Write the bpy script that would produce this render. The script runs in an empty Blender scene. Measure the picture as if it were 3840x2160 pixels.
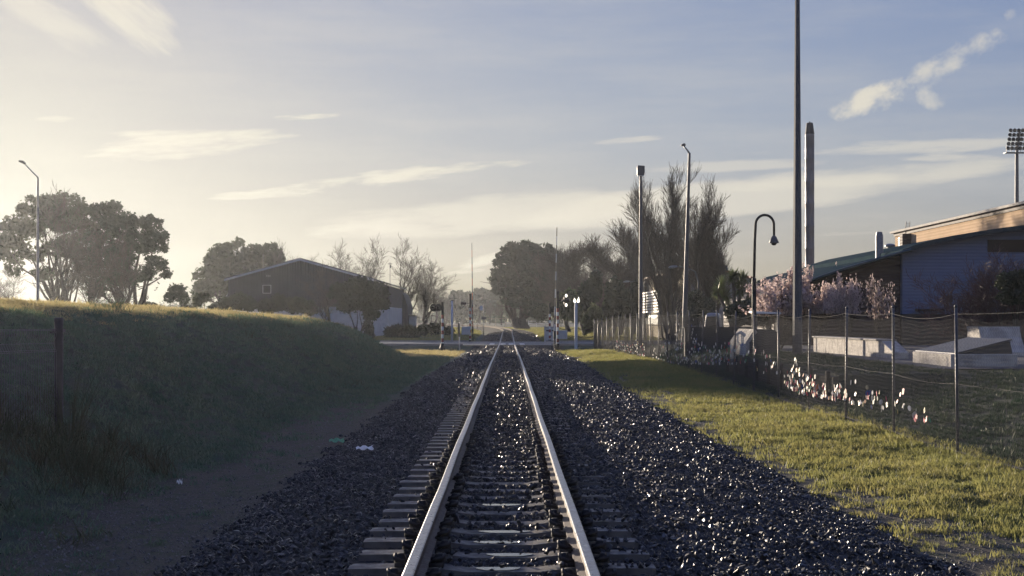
import bpy, bmesh, math, random
import numpy as np
from mathutils import Vector, Matrix, Euler
R = math.radians
scene = bpy.context.scene
COL = scene.collection
rng = np.random.default_rng(7)
random.seed(7)
CAMX, CAMZ, FPX, VX, VY = 0.04, 1.545, 3578.0, 1277.0, 806.0
SUN_AZ, SUN_EL = R(-26.4), R(6.45)

def wx(px, Y): return CAMX + (px - VX) / FPX * Y
def wz(py, Y): return CAMZ + (VY - py) / FPX * Y
def W(px, py, Y): return Vector((wx(px, Y), Y, wz(py, Y)))
def px2m(p, Y): return p / FPX * Y
def sm(a, b, x):
    t = np.clip((np.asarray(x, float) - a) / (b - a), 0, 1)
    return t * t * (3 - 2 * t)

# ------------------------------------------------------------------ materials
class NT:
    def __init__(s, nt): s.nt = nt
    def n(s, t, **kw):
        o = s.nt.nodes.new(t)
        for k, v in kw.items():
            if k.startswith('_'): setattr(o, k[1:], v)
            else: o.inputs[k.replace('__', ' ')].default_value = v
        return o
    def l(s, a, b): s.nt.links.new(a, b)
    def math(s, op, a, b=None, c=None):
        o = s.nt.nodes.new('ShaderNodeMath'); o.operation = op
        for i, v in enumerate((a, b, c)):
            if v is None: continue
            if isinstance(v, (int, float)): o.inputs[i].default_value = v
            else: s.l(v, o.inputs[i])
        return o.outputs[0]
    def mix(s, f, a, b):
        o = s.nt.nodes.new('ShaderNodeMix'); o.data_type = 'RGBA'
        for i, v in ((0, f), (6, a), (7, b)):
            if isinstance(v, (int, float)): o.inputs[i].default_value = v
            elif isinstance(v, (tuple, list)): o.inputs[i].default_value = (*v[:3], 1)
            else: s.l(v, o.inputs[i])
        return o.outputs[2]
    def ramp(s, f, a, b, x0=0.0, x1=1.0):
        return s.mix(s.mrange(f, x0, x1), a, b)
    def mrange(s, f, a, b, c=0.0, d=1.0, smooth=True):
        o = s.nt.nodes.new('ShaderNodeMapRange')
        o.interpolation_type = 'SMOOTHSTEP' if smooth else 'LINEAR'
        s.l(f, o.inputs[0])
        for i, v in enumerate((a, b, c, d)): o.inputs[1 + i].default_value = v
        return o.outputs[0]
    def noise(s, vec, scale, detail=3, rough=.55, out=0):
        o = s.nt.nodes.new('ShaderNodeTexNoise')
        o.inputs['Scale'].default_value = scale; o.inputs['Detail'].default_value = detail
        o.inputs['Roughness'].default_value = rough
        if vec is not None: s.l(vec, o.inputs['Vector'])
        return o.outputs[out]

def newmat(name):
    m = bpy.data.materials.new(name); m.use_nodes = True
    t = NT(m.node_tree)
    b = m.node_tree.nodes['Principled BSDF']
    return m, t, b

def mat(name, c1, c2=None, rough=.7, metal=0.0, scale=6.0, bump=0.0, bscale=30.0, spec=.5, rvar=0.1, coord='Object'):
    """Two-tone noisy Principled material."""
    m, t, b = newmat(name)
    tc = t.n('ShaderNodeTexCoord').outputs[coord]
    c2 = c2 or tuple(v * .75 for v in c1)
    nz = t.noise(tc, scale, 4)
    t.l(t.ramp(nz, c1, c2, .35, .68), b.inputs['Base Color'])
    b.inputs['Roughness'].default_value = rough
    if rvar:
        t.l(t.mrange(t.noise(tc, scale * 2.3, 3), .3, .7, max(.05, rough - rvar), min(1, rough + rvar)), b.inputs['Roughness'])
    b.inputs['Metallic'].default_value = metal
    b.inputs['Specular IOR Level'].default_value = spec
    if bump:
        bp = t.n('ShaderNodeBump', Strength=bump, Distance=.02)
        t.l(t.noise(tc, bscale, 5, .65), bp.inputs['Height']); t.l(bp.outputs[0], b.inputs['Normal'])
    return m

def leafmat(name, c1, c2, trans=.45, gloss=.08, scale=.6, tcol=None):
    """Thin leaf / blade: diffuse + translucent, a little gloss, random tone per leaf clump."""
    m, t, b = newmat(name)
    nt = m.node_tree; nt.nodes.remove(b)
    out = nt.nodes['Material Output']
    tc = t.n('ShaderNodeNewGeometry').outputs['Position']
    oi = t.n('ShaderNodeObjectInfo').outputs['Random']
    f = t.math('ADD', t.math('MULTIPLY', t.noise(tc, scale, 4), .75), t.math('MULTIPLY', oi, .25))
    col = t.ramp(f, c1, c2, .33, .72)
    d = t.n('ShaderNodeBsdfDiffuse'); t.l(col, d.inputs[0])
    tr = t.n('ShaderNodeBsdfTranslucent')
    t.l(t.mix(.65, col, tcol) if tcol else col, tr.inputs[0])
    g = t.n('ShaderNodeBsdfGlossy', Roughness=.45); g.inputs[0].default_value = (.9, .9, .85, 1)
    m1 = t.n('ShaderNodeMixShader', Fac=trans); t.l(d.outputs[0], m1.inputs[1]); t.l(tr.outputs[0], m1.inputs[2])
    m2 = t.n('ShaderNodeMixShader', Fac=gloss); t.l(m1.outputs[0], m2.inputs[1]); t.l(g.outputs[0], m2.inputs[2])
    t.l(m2.outputs[0], out.inputs[0])
    return m

def ribmat(name, c1, c2, axis='Z', period=.15, rough=.6, metal=0.0, strength=.6, spec=.5):
    """Cladding with pressed ribs (bump) along one axis, slight tone variation per sheet."""
    m, t, b = newmat(name)
    tc = t.n('ShaderNodeTexCoord').outputs['Object']
    sx = t.n('ShaderNodeSeparateXYZ'); t.l(tc, sx.inputs[0])
    v = t.math('MULTIPLY', sx.outputs[axis], 2 * math.pi / period)
    s = t.math('SINE', v)
    nz = t.noise(tc, .8, 5)
    t.l(t.ramp(nz, c1, c2, .35, .7), b.inputs['Base Color'])
    bp = t.n('ShaderNodeBump', Strength=strength, Distance=.03)
    t.l(s, bp.inputs['Height']); t.l(bp.outputs[0], b.inputs['Normal'])
    b.inputs['Roughness'].default_value = rough; b.inputs['Metallic'].default_value = metal
    b.inputs['Specular IOR Level'].default_value = spec
    return m

M = {}
M['steel_top'] = mat('polished_rail', (.27, .28, .305), (.19, .195, .21), rough=.36, metal=1, scale=9, rvar=.1)
M['dullrail'] = mat('dull_tan_rail', (.16, .135, .11), (.12, .10, .085), rough=.9, scale=5, spec=.05)  # sunlit tan painted on the far rails, shine removed
M['rust'] = mat('rusty_rail', (.055, .038, .03), (.095, .066, .05), rough=.65, metal=.2, scale=14, bump=.2, spec=.5)
M['concrete'] = mat('concrete', (.54, .50, .45), (.33, .31, .28), rough=.85, scale=3.5, bump=.25, bscale=25)
M['sleeper'] = mat('sleeper_concrete', (.115, .102, .09), (.062, .056, .05), rough=.6, scale=5, bump=.3, bscale=40, rvar=.2)
M['clip'] = mat('black_clip', (.012, .012, .013), (.035, .028, .024), rough=.7, metal=.3, scale=20)
M['water'] = mat('puddle_water', (.02, .022, .025), (.02, .022, .025), rough=.04, scale=3, rvar=0, spec=.9)
M['galv'] = mat('galvanised', (.24, .245, .255), (.17, .175, .185), rough=.5, metal=.1, scale=12, rvar=.12)
M['galvdark'] = mat('weathered_grey_pole', (.085, .09, .102), (.06, .064, .074), rough=.5, metal=0.0, spec=.35, scale=16, rvar=.12, bump=.1)
M['black'] = mat('black_paint', (.02, .02, .022), (.03, .03, .032), rough=.6, scale=8, spec=.2)
M['white'] = mat('white_paint', (.75, .74, .71), (.62, .61, .58), rough=.5, scale=7)
M['offwhite'] = mat('offwhite_board', (.55, .56, .57), (.46, .47, .48), rough=.7, scale=2, bump=.1)
M['red'] = mat('red_paint', (.24, .03, .022), (.18, .025, .02), rough=.5, scale=8)
M['paleblue'] = mat('pale_blue_pole', (.45, .52, .62), (.38, .44, .53), rough=.5, scale=8)
M['cabinet'] = mat('cabinet_grey', (.42, .45, .48), (.36, .39, .42), rough=.55, scale=4)
M['bark'] = mat('bark', (.065, .052, .042), (.035, .028, .023), rough=.9, scale=5, bump=.5, bscale=14)
M['barkpale'] = mat('pale_bark', (.14, .11, .085), (.08, .065, .05), rough=.9, scale=4, bump=.4, bscale=12)
M['twig'] = mat('twigs', (.085, .064, .048), (.05, .04, .033), rough=.85, scale=3)
M['twigpale'] = mat('pale_twigs', (.17, .125, .085), (.10, .08, .06), rough=.8, scale=3)
M['twigpurple'] = mat('purple_twigs', (.105, .06, .062), (.06, .04, .043), rough=.8, scale=3)
M['leafdark'] = leafmat('dark_leaves', (.022, .036, .014), (.05, .065, .024), .3, .05)
M['leafgum'] = leafmat('gum_leaves', (.035, .05, .02), (.075, .085, .034), .35, .05, .35)
M['pine'] = leafmat('pine_needles', (.018, .03, .014), (.04, .052, .02), .2, .05, .5)
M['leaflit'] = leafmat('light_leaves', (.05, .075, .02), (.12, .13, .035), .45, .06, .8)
M['cordyline'] = leafmat('cordyline_leaves', (.07, .10, .025), (.20, .20, .06), .5, .12, 1.2)
M['blossom'] = leafmat('blossom', (.66, .54, .50), (.5, .39, .365), .5, .03, 1.5)
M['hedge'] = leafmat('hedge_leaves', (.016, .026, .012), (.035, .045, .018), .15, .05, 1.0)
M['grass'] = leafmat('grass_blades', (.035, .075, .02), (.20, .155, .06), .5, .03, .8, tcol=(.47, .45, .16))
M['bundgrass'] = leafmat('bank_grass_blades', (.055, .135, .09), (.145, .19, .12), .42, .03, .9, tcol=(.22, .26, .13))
M['shadegrass'] = leafmat('shade_painted_grass', (.025, .055, .03), (.06, .085, .045), .35, .03, .9)  # shade painted in: darker copy of the grass for behind the fence
M['sunlitgrass'] = leafmat('sunlit_gold_grass', (.15, .15, .06), (.27, .23, .11), .5, .04, .9, tcol=(.72, .60, .29))  # sunlit gold painted into the crest and roadside blades
M['longgrass'] = leafmat('long_grass', (.05, .07, .025), (.10, .095, .04), .3, .05, 1.0)
M['stone'] = mat('ballast_stone', (.030, .031, .036), (.065, .064, .068), rough=.3, scale=.0, rvar=0, spec=.55)
def _stone():
    m, t, b = newmat('wet_ballast')
    g = t.n('ShaderNodeNewGeometry')
    oi = t.n('ShaderNodeObjectInfo').outputs['Random']
    nz = t.noise(g.outputs['Position'], 35, 3)
    f = t.math('ADD', t.math('MULTIPLY', oi, .7), t.math('MULTIPLY', nz, .4))
    t.l(t.ramp(f, (.009, .0095, .012), (.046, .043, .042), .2, 1.05), b.inputs['Base Color'])
    t.l(t.mrange(t.math('FRACT', t.math('MULTIPLY', oi, 17.3)), 0, 1, .3, .68), b.inputs['Roughness'])
    b.inputs['Specular IOR Level'].default_value = .45
    bp = t.n('ShaderNodeBump', Strength=.25, Distance=.01)
    t.l(t.noise(g.outputs['Position'], 90, 3), bp.inputs['Height']); t.l(bp.outputs[0], b.inputs['Normal'])
    return m
M['stone'] = _stone()
M['pebble'] = mat('pebbles', (.09, .083, .074), (.22, .205, .185), rough=.7, scale=30)
M['roofedge'] = mat('pale_roof_edge', (.42, .40, .37), (.36, .345, .32), rough=.8, scale=3, spec=.1)
M['asphalt'] = mat('asphalt', (.055, .056, .06), (.042, .043, .046), rough=.55, scale=3, bump=.3, bscale=60, rvar=.15)
M['roadpaint'] = mat('road_paint', (.62, .61, .58), (.45, .44, .42), rough=.6, scale=9)
M['kerb'] = mat('kerb_concrete', (.26, .25, .24), (.2, .195, .19), rough=.8, scale=4)
M['timber'] = mat('dark_timber', (.05, .042, .036), (.03, .026, .024), rough=.85, scale=4, bump=.4)
M['timberpale'] = mat('pale_timber', (.30, .25, .19), (.2, .17, .13), rough=.85, scale=5, bump=.3)
M['brownpost'] = mat('brown_post', (.065, .058, .058), (.05, .045, .045), rough=.6, scale=9)
M['shedwall'] = ribmat('shed_cladding', (.05, .053, .058), (.04, .043, .048), 'X', .30, .75)
M['shedroof'] = ribmat('shed_roof', (.10, .10, .105), (.08, .08, .085), 'Y', .2, .5, .2)
M['corr'] = ribmat('corrugated_iron', (.42, .43, .45), (.34, .35, .37), 'X', .3, .4, .5, .8)
M['bluewall'] = ribmat('blue_grey_cladding', (.14, .185, .30), (.125, .17, .275), 'Z', .17, .7, 0, .3, .2)
M['brownwall'] = ribmat('brown_cladding', (.055, .036, .032), (.045, .03, .028), 'Z', .24, .7, 0, .7)
M['tanwall'] = ribmat('tan_cladding', (.52, .375, .25), (.47, .34, .225), 'Z', .22, .85, 0, .4, .06)
M['greenroof'] = ribmat('green_steel_roof', (.035, .058, .07), (.028, .048, .06), 'X', .5, 1.0, 0, .4, 0.0)
M['greenedge'] = mat('green_roof_trim', (.04, .075, .085), (.032, .06, .07), rough=.5, scale=4)
M['plinth'] = mat('dark_plinth', (.05, .05, .055), (.04, .04, .044), rough=.8, scale=2)
M['cream'] = mat('cream_wall', (.52, .45, .33), (.45, .39, .29), rough=.85, scale=1.5, spec=.1)
M['skate_asphalt'] = mat('skate_slab_surface', (.085, .09, .105), (.065, .07, .082), rough=.8, scale=2, spec=.25)
M['brickgrey'] = ribmat('pale_block_wall', (.30, .30, .31), (.24, .24, .255), 'Z', .4, .8, 0, .5)
M['redtrim'] = mat('red_brown_trim', (.28, .09, .045), (.22, .07, .04), rough=.6, scale=4)
M['teal'] = mat('teal_panel', (.12, .22, .22), (.1, .18, .18), rough=.5, scale=3)
M['glass'] = mat('dark_glass', (.012, .014, .02), (.012, .014, .02), rough=.3, rvar=0, spec=.2)
M['chimney'] = mat('flue_steel', (.17, .17, .185), (.12, .12, .135), rough=.45, metal=.1, scale=.9, rvar=.12)
M['soot'] = mat('sooty_cap', (.05, .05, .048), (.035, .035, .035), rough=.7, metal=.3, scale=4)
M['tyre'] = mat('tyre_rubber', (.02, .02, .02), (.03, .03, .03), rough=.9)
M['vanpaint'] = mat('pale_van_paint', (.26, .31, .40), (.23, .28, .37), rough=.4, scale=2, rvar=.03)
M['wire'] = mat('galvanised_wire', (.075, .076, .08), (.05, .052, .056), rough=.7, metal=0.0, spec=.1, scale=40)
M['vmesh'] = mat('dark_fence_wire', (.14, .13, .14), (.11, .10, .11), rough=.5, scale=10)
def emit(name, c, s):
    m, t, b = newmat(name)
    b.inputs['Base Color'].default_value = (*c, 1); b.inputs['Emission Color'].default_value = (*c, 1)
    b.inputs['Emission Strength'].default_value = s; b.inputs['Roughness'].default_value = .3
    return m
M['sunglint_glow'] = emit('sun_glint_glow', (1, .93, .78), 1.3)  # added glow stands for sun glinting off the lamp shells
TAGC = {'white': (.80, .78, .74), 'pink': (.75, .16, .24), 'red': (.55, .05, .04), 'blue': (.05, .09, .34), 'green': (.05, .32, .14), 'orange': (.65, .22, .06), 'yellow': (.66, .56, .28)}
for k, c in TAGC.items():
    M['tag_' + k] = leafmat('plastic_' + k, c, tuple(v * .85 for v in c), .3, .12, 3)

# ------------------------------------------------------------------ mesh builder
class MB:
    def __init__(s): s.v = []; s.f = []; s.m = []
    def add(s, vs, fs, mi=0):
        o = len(s.v); s.v += [tuple(v) for v in vs]
        for f in fs: s.f.append(tuple(o + i for i in f)); s.m.append(mi)
    def box(s, c, d, rz=0, mi=0, taper=1.0, rx=0, ry=0):
        x, y, z = d[0] / 2, d[1] / 2, d[2] / 2
        vs = [Vector((sx * x * (taper if sz > 0 else 1), sy * y * (taper if sz > 0 else 1), sz * z)) for sz in (-1, 1) for sy in (-1, 1) for sx in (-1, 1)]
        rot = Euler((rx, ry, rz)).to_matrix()
        vs = [rot @ v + Vector(c) for v in vs]
        s.add(vs, [(0, 2, 3, 1), (4, 5, 7, 6), (0, 1, 5, 4), (2, 6, 7, 3), (0, 4, 6, 2), (1, 3, 7, 5)], mi)
    def tube(s, pts, r, n=6, mi=0, cap=True):
        pts = [Vector(p) for p in pts]; k = len(pts)
        rs = list(r) if hasattr(r, '__len__') else [r] * k
        d0 = (pts[1] - pts[0]).normalized()
        u = d0.orthogonal().normalized()
        vs = []
        for i in range(k):
            d = (pts[min(i + 1, k - 1)] - pts[max(i - 1, 0)])
            d = d.normalized() if d.length > 1e-9 else d0
            u = (u - d * u.dot(d)); u = u.normalized() if u.length > 1e-6 else d.orthogonal().normalized()
            w = d.cross(u)
            for j in range(n):
                a = 2 * math.pi * j / n
                vs.append(pts[i] + (u * math.cos(a) + w * math.sin(a)) * rs[i])
        fs = [(i * n + j, i * n + (j + 1) % n, (i + 1) * n + (j + 1) % n, (i + 1) * n + j) for i in range(k - 1) for j in range(n)]
        if cap: fs += [tuple(range(n - 1, -1, -1)), tuple((k - 1) * n + j for j in range(n))]
        s.add(vs, fs, mi)
    def lathe(s, prof, c=(0, 0, 0), n=16, mi=0, axis=None):
        c = Vector(c)
        q = Vector((0, 0, 1)).rotation_difference(Vector(axis)) if axis else None
        vs = []
        for r, z in prof:
            for j in range(n):
                a = 2 * math.pi * j / n
                v = Vector((r * math.cos(a), r * math.sin(a), z))
                if q: v = q @ v
                vs.append(c + v)
        k = len(prof)
        fs = [(i * n + j, i * n + (j + 1) % n, (i + 1) * n + (j + 1) % n, (i + 1) * n + j) for i in range(k - 1) for j in range(n)]
        fs += [tuple(range(n - 1, -1, -1)), tuple((k - 1) * n + j for j in range(n))]
        s.add(vs, fs, mi)
    def prism(s, poly, ext, mi=0):
        poly = [Vector(p) for p in poly]; e = Vector(ext); n = len(poly)
        vs = poly + [p + e for p in poly]
        fs = [tuple(range(n - 1, -1, -1)), tuple(range(n, 2 * n))] + [(i, (i + 1) % n, n + (i + 1) % n, n + i) for i in range(n)]
        s.add(vs, fs, mi)
    def quad(s, a, b, c, d, mi=0): s.add([a, b, c, d], [(0, 1, 2, 3)], mi)
    def mesh(s, name, mats, smooth=False):
        me = bpy.data.meshes.new(name); me.from_pydata(s.v, [], s.f)
        for m in (mats if isinstance(mats, (list, tuple)) else [mats]): me.materials.append(m)
        me.polygons.foreach_set('material_index', s.m)
        if smooth: me.polygons.foreach_set('use_smooth', [True] * len(s.f))
        bm = bmesh.new(); bm.from_mesh(me); bmesh.ops.recalc_face_normals(bm, faces=bm.faces); bm.to_mesh(me); bm.free()
        me.update(); return me
    def build(s, name, mats, parent=None, smooth=False, loc=None):
        return link(name, s.mesh(name, mats, smooth), parent, loc)

def link(name, me, parent=None, loc=None):
    o = bpy.data.objects.new(name, me); COL.objects.link(o)
    if parent is not None: o.parent = parent
    if loc is not None: o.location = loc
    return o
def smooth_by_angle(o, ang=40):
    me = o.data
    me.polygons.foreach_set('use_smooth', [True] * len(me.polygons))
    bm = bmesh.new(); bm.from_mesh(me)
    for e in bm.edges:
        if len(e.link_faces) == 2 and e.calc_face_angle(0) > R(ang): e.smooth = False
    bm.to_mesh(me); bm.free()
    return o
def bevel(o, w=.01, seg=2):
    b = o.modifiers.new('bevel', 'BEVEL'); b.width = w; b.segments = seg; b.limit_method = 'ANGLE'; b.angle_limit = R(40)
    return o
def tag(o, label, cat, group=None, kind=None):
    if label: o['label'] = label
    if cat: o['category'] = cat
    if group: o['group'] = group
    if kind: o['kind'] = kind
    return o
def thing(name, label, cat, loc=(0, 0, 0), group=None, rz=0):
    o = bpy.data.objects.new(name, None); COL.objects.link(o)
    o.empty_display_size = .2
    o.location = loc; o.rotation_euler = (0, 0, rz)
    return tag(o, label, cat, group)
def npmesh(name, V, F, mats, smooth=False):
    me = bpy.data.meshes.new(name)
    V = np.asarray(V, np.float32); F = np.asarray(F, np.int32); k = F.shape[1]
    me.vertices.add(len(V)); me.vertices.foreach_set('co', V.ravel())
    me.loops.add(F.size); me.loops.foreach_set('vertex_index', F.ravel())
    me.polygons.add(len(F)); me.polygons.foreach_set('loop_start', np.arange(0, F.size, k, dtype=np.int32))
    me.polygons.foreach_set('loop_total', np.full(len(F), k, np.int32))
    for m in (mats if isinstance(mats, (list, tuple)) else [mats]): me.materials.append(m)
    if smooth: me.polygons.foreach_set('use_smooth', np.ones(len(F), bool))
    me.update(calc_edges=True); me.validate()
    return me
def dup(root, loc, rz=0, scale=1.0, label=None, group=None):
    r = root.copy(); COL.objects.link(r); r.location = loc; r.rotation_euler = (0, 0, rz)
    r.scale = scale if hasattr(scale, '__len__') else (scale,) * 3
    if label: r['label'] = label
    if group: r['group'] = group
    for ch in list(root.children):
        c = ch.copy(); COL.objects.link(c); c.parent = r
        for g in list(ch.children):
            d = g.copy(); COL.objects.link(d); d.parent = c
    return r

# ------------------------------------------------------------------ terrain shape
TY = [-50, 50, 66, 103, 118, 150, 191, 250, 320, 1000]
TZ = [0, 0, -.063, -.22, -.19, .0, .22, .62, .8, .9]
def tprof(Y): return np.interp(Y, TY, TZ)
CY = [-50, 175, 191, 205, 220, 240, 265, 290, 320, 360]
CX = [0, 0, .1, -.2, -.9, -2.7, -6.3, -11.2, -18.5, -31]
def trackx(Y): return np.interp(Y, CY, CX)
BY = [-50, 12, 31, 39, 53, 66, 76, 83, 88, 93]
BZ = [1.87, 1.87, 1.87, 1.85, 1.78, 1.62, 1.42, 1.12, .5, -.42]
_ph = rng.uniform(0, 6.28, 24); _k = rng.normal(0, 1, (24, 2))
def wob(X, Y, s, seed=0):
    z = 0
    for i in range(8):
        j = (i + seed * 8) % 24
        z = z + np.sin((_k[j, 0] * X + _k[j, 1] * Y) * s * (1 + .35 * i) + _ph[j]) / (1 + .35 * i)
    return z / 4
def zg(X, Y, rough=True):
    X = np.asarray(X, float); Y = np.asarray(Y, float)
    t = tprof(Y); xr = X - trackx(Y)
    z = np.interp(xr, [-60, -14, -4.2, -3.0, -2.6, -1.7, -1.3, 1.3, 1.8, 3.5, 6.5, 60],
                  [-.25, -.36, -.41, -.44, -.41, -.23, -.205, -.205, -.22, -.42, -.44, -.25]) + t
    z = z + .2 * sm(30, 70, Y) * sm(3.6, 6, X) * (1 - sm(85, 102, Y))
    sx = np.where(Y > 34.5, np.where(Y < 51, sm(8.0, 8.12, X), sm(7.6, 9.6, X)), sm(7.4, 11.8, X))
    z = z + sx * (.66 - .12 * sm(40, 60, Y)) * (1 - sm(82, 102, Y)) * sm(8, 16, Y)
    # grass bank along the left of the line
    top = np.interp(Y, BY, BZ) + .05 * wob(X, Y, .35)
    base = z
    toe = -4.15 - 3.2 * sm(66, 92, Y) - .25 * wob(X * 0, Y, .25, 1)
    u_ = np.clip((toe - X) / 4.4, 0, 1); v_ = np.clip((toe - 4.0 - X) / 3.0, 0, 1)
    up = .9 * (.75 * sm(0, 1, u_) + .25 * u_) + .1 * (1 - (1 - v_) ** 2)
    dn = sm(12.4, 18.5, -X)
    zb = base + (np.maximum(top - base, 0)) * up * (1 - dn)
    z = np.where(X < -3.5, zb, z)
    rd = sm(101.6, 103, Y) * (1 - sm(118, 119.4, Y))
    z = z * (1 - rd) + (t - .035) * rd
    if rough:
        g = np.clip(sm(3.6, 4.4, X) + sm(4.2, 5.2, -X), 0, 1) * (1 - rd) * (1 - sm(120, 160, Y))
        z = z + g * (.022 * wob(X, Y, 2.4, 1) + .03 * wob(X, Y, .8, 2) + .012 * wob(X, Y, 6.0, 0)) * (1 + 1.6 * sm(4.5, 6.5, -X) + 1.1 * sm(3.7, 4.4, X) * (1 - sm(6.2, 6.7, X)))
    return z
def zg1(x, y): return float(zg(np.array([x]), np.array([y]))[0])

# ------------------------------------------------------------------ ground sheet
yl = np.concatenate([np.arange(-30, 6, 4), np.arange(6, 36, .16), np.arange(36, 122, .5), np.arange(122, 320, 4), np.arange(320, 930, 40)])
xl = np.concatenate([np.arange(-500, -40, 20), np.arange(-40, -18, 2), np.arange(-18, 13, .13), np.arange(13, 41, 2), np.arange(41, 520, 22)])
GX, GY = np.meshgrid(xl, yl)
GZ = zg(GX, GY)
nx, ny = len(xl), len(yl)
V = np.stack([GX.ravel(), GY.ravel(), GZ.ravel()], 1)
i, j = np.meshgrid(np.arange(nx - 1), np.arange(ny - 1)); q = (j * nx + i).ravel()
F = np.stack([q, q + 1, q + nx + 1, q + nx], 1)
def ballast_w(X, Y):
    xr = X - trackx(Y)
    e = .28 * wob(X, Y, 1.1, 1) + .14 * wob(X, Y, 4.0, 2)
    return sm(-2.75, -2.45, xr + e) * (1 - sm(3.3, 3.6, xr + e))
def dirt_w(X, Y):
    e = .45 * wob(X, Y, .7, 2) + .2 * wob(X, Y, 3.0, 0)
    left = sm(-4.5, -3.7, X + e) * (1 - sm(-2.4, -2.2, X)) * (1 - .85 * sm(26, 42, Y))
    right = sm(3.1, 3.3, X) * (1 - sm(3.7, 4.5, X + 1.5 * e - .35 * (1 - sm(9, 20, Y))))
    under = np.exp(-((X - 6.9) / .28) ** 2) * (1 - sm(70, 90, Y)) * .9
    return np.clip(np.maximum(np.maximum(left, right * .9), under), 0, 1)
me = npmesh('ground', V, F, [], True)
a = me.attributes.new('ballast', 'FLOAT', 'POINT'); a.data.foreach_set('value', ballast_w(V[:, 0], V[:, 1]).astype(np.float32))
a = me.attributes.new('dirt', 'FLOAT', 'POINT'); a.data.foreach_set('value', dirt_w(V[:, 0], V[:, 1]).astype(np.float32))
def groundmat():
    m, t, b = newmat('ground_soil_and_grass')
    P = t.n('ShaderNodeNewGeometry').outputs['Position']
    ba = t.n('ShaderNodeAttribute', _attribute_name='ballast').outputs['Fac']
    di = t.n('ShaderNodeAttribute', _attribute_name='dirt').outputs['Fac']
    n1 = t.noise(P, .5, 5, .6); n2 = t.noise(P, 6, 5, .65); n3 = t.noise(P, 45, 4, .7)
    grass = t.mix(n2, t.ramp(n1, (.05, .085, .05), (.10, .11, .062), .35, .68), (.05, .055, .036))
    dirt = t.ramp(n3, (.04, .034, .024), (.13, .112, .082), .3, .75)
    dirt = t.mix(t.mrange(n2, .47, .62), dirt, (.05, .058, .024))
    ball = t.ramp(n3, (.008, .008, .010), (.03, .03, .033), .35, .7)
    c = t.mix(t.mrange(t.math('ADD', di, t.math('MULTIPLY', t.math('SUBTRACT', n2, .5), .9)), .3, .7), grass, dirt)
    px_ = t.n('ShaderNodeSeparateXYZ'); t.l(P, px_.inputs[0])
    c = t.mix(t.mrange(px_.outputs[0], 6.9, 7.4), c, t.mix(.55, c, (.012, .02, .012)))  # shade put into the colour: ground behind the fence darkened
    c = t.mix(ba, c, ball)
    t.l(c, b.inputs['Base Color'])
    b.inputs['Roughness'].default_value = .85
    b.inputs['Specular IOR Level'].default_value = .25
    bp = t.n('ShaderNodeBump', Strength=.7, Distance=.03)
    t.l(t.math('ADD', n3, n2), bp.inputs['Height']); t.l(bp.outputs[0], b.inputs['Normal'])
    return m
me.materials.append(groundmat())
tag(link('ground', me), None, None, None, 'structure')

# road across the line
def sheet(name, xs, ys, dz, m, kind='structure', zf=None):
    X, Y = np.meshgrid(xs, ys); Z = (zf or (lambda a, b: tprof(b) - .035))(X, Y) + dz
    n = len(xs); i, j = np.meshgrid(np.arange(n - 1), np.arange(len(ys) - 1)); q = (j * n + i).ravel()
    o = link(name, npmesh(name, np.stack([X.ravel(), Y.ravel(), Z.ravel()], 1), np.stack([q, q + 1, q + n + 1, q + n], 1), m))
    if kind: o['kind'] = kind
    return o
rx = np.arange(-160, 161, 4.0)
sheet('road', rx, np.linspace(103.2, 117.8, 8), .012, M['asphalt'])
mk = MB()
for x in np.arange(-120, 120, 6.0):
    if abs(x) < 5: continue
    z = float(tprof(110)) - .035 + .017
    mk.quad((x, 110.4, z), (x + 3, 110.4, z), (x + 3, 110.55, z), (x, 110.55, z))
for y in (104.0, 117.1):
    for x in np.arange(-160, 160, 8.0):
        z = float(tprof(y)) - .035 + .017
        mk.quad((x, y, z), (x + 8, y, z), (x + 8, y + .12, z), (x, y + .12, z))
mk.build('road_markings', M['roadpaint'])['kind'] = 'structure'
for y, w in ((117.95, .2), (103.0, .2)):
    k = MB()
    for a, b2 in ((-160, -3.2), (3.2, 160)):
        k.box(((a + b2) / 2, y, float(tprof(y)) + .0), (b2 - a, w, .16))
    k.build('kerb', M['kerb'])['kind'] = 'structure'

# ------------------------------------------------------------------ railway line
track = thing('railway_track', 'single railway track with shiny rails on concrete sleepers in dark ballast', 'railway track')
PROF = [(-.0635, -.153), (.0635, -.153), (.0635, -.142), (.012, -.125), (.009, -.055), (.035, -.04), (.036, -.008), (.028, -.001), (.0, .0), (-.028, -.001), (-.036, -.008), (-.035, -.04), (-.009, -.055), (-.012, -.125), (-.0635, -.142)]
ry = np.concatenate([np.arange(4, 40, 1.0), np.arange(40, 170, 3.0), np.arange(170, 345, 4.0)])
for sx in (-1, 1):
    mb = MB(); vs = []; n = len(PROF)
    for y in ry:
        ang = math.atan2(float(trackx(y + 1) - trackx(y - 1)), 2)
        wb = .004 * math.sin(y * .7 + sx) + .003 * math.sin(y * .23)
        for (a, b2) in PROF:
            xx = float(trackx(y)) + (sx * .569 + a + wb * (y > 12)) * math.cos(ang)
            vs.append((xx, y - (sx * .569 + a) * math.sin(ang), float(tprof(y)) + b2))
    for kk in range(len(ry) - 1):
        for jj in range(n):
            mb.m.append(2 if ry[kk] > 188 else (1 if jj in (6, 7, 8, 9) else 0))
            mb.f.append((kk * n + jj, kk * n + (jj + 1) % n, (kk + 1) * n + (jj + 1) % n, (kk + 1) * n + jj))
    mb.v = vs
    o = mb.build('rail', [M['rust'], M['steel_top'], M['dullrail']], track)
    smooth_by_angle(o, 30)
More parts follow.
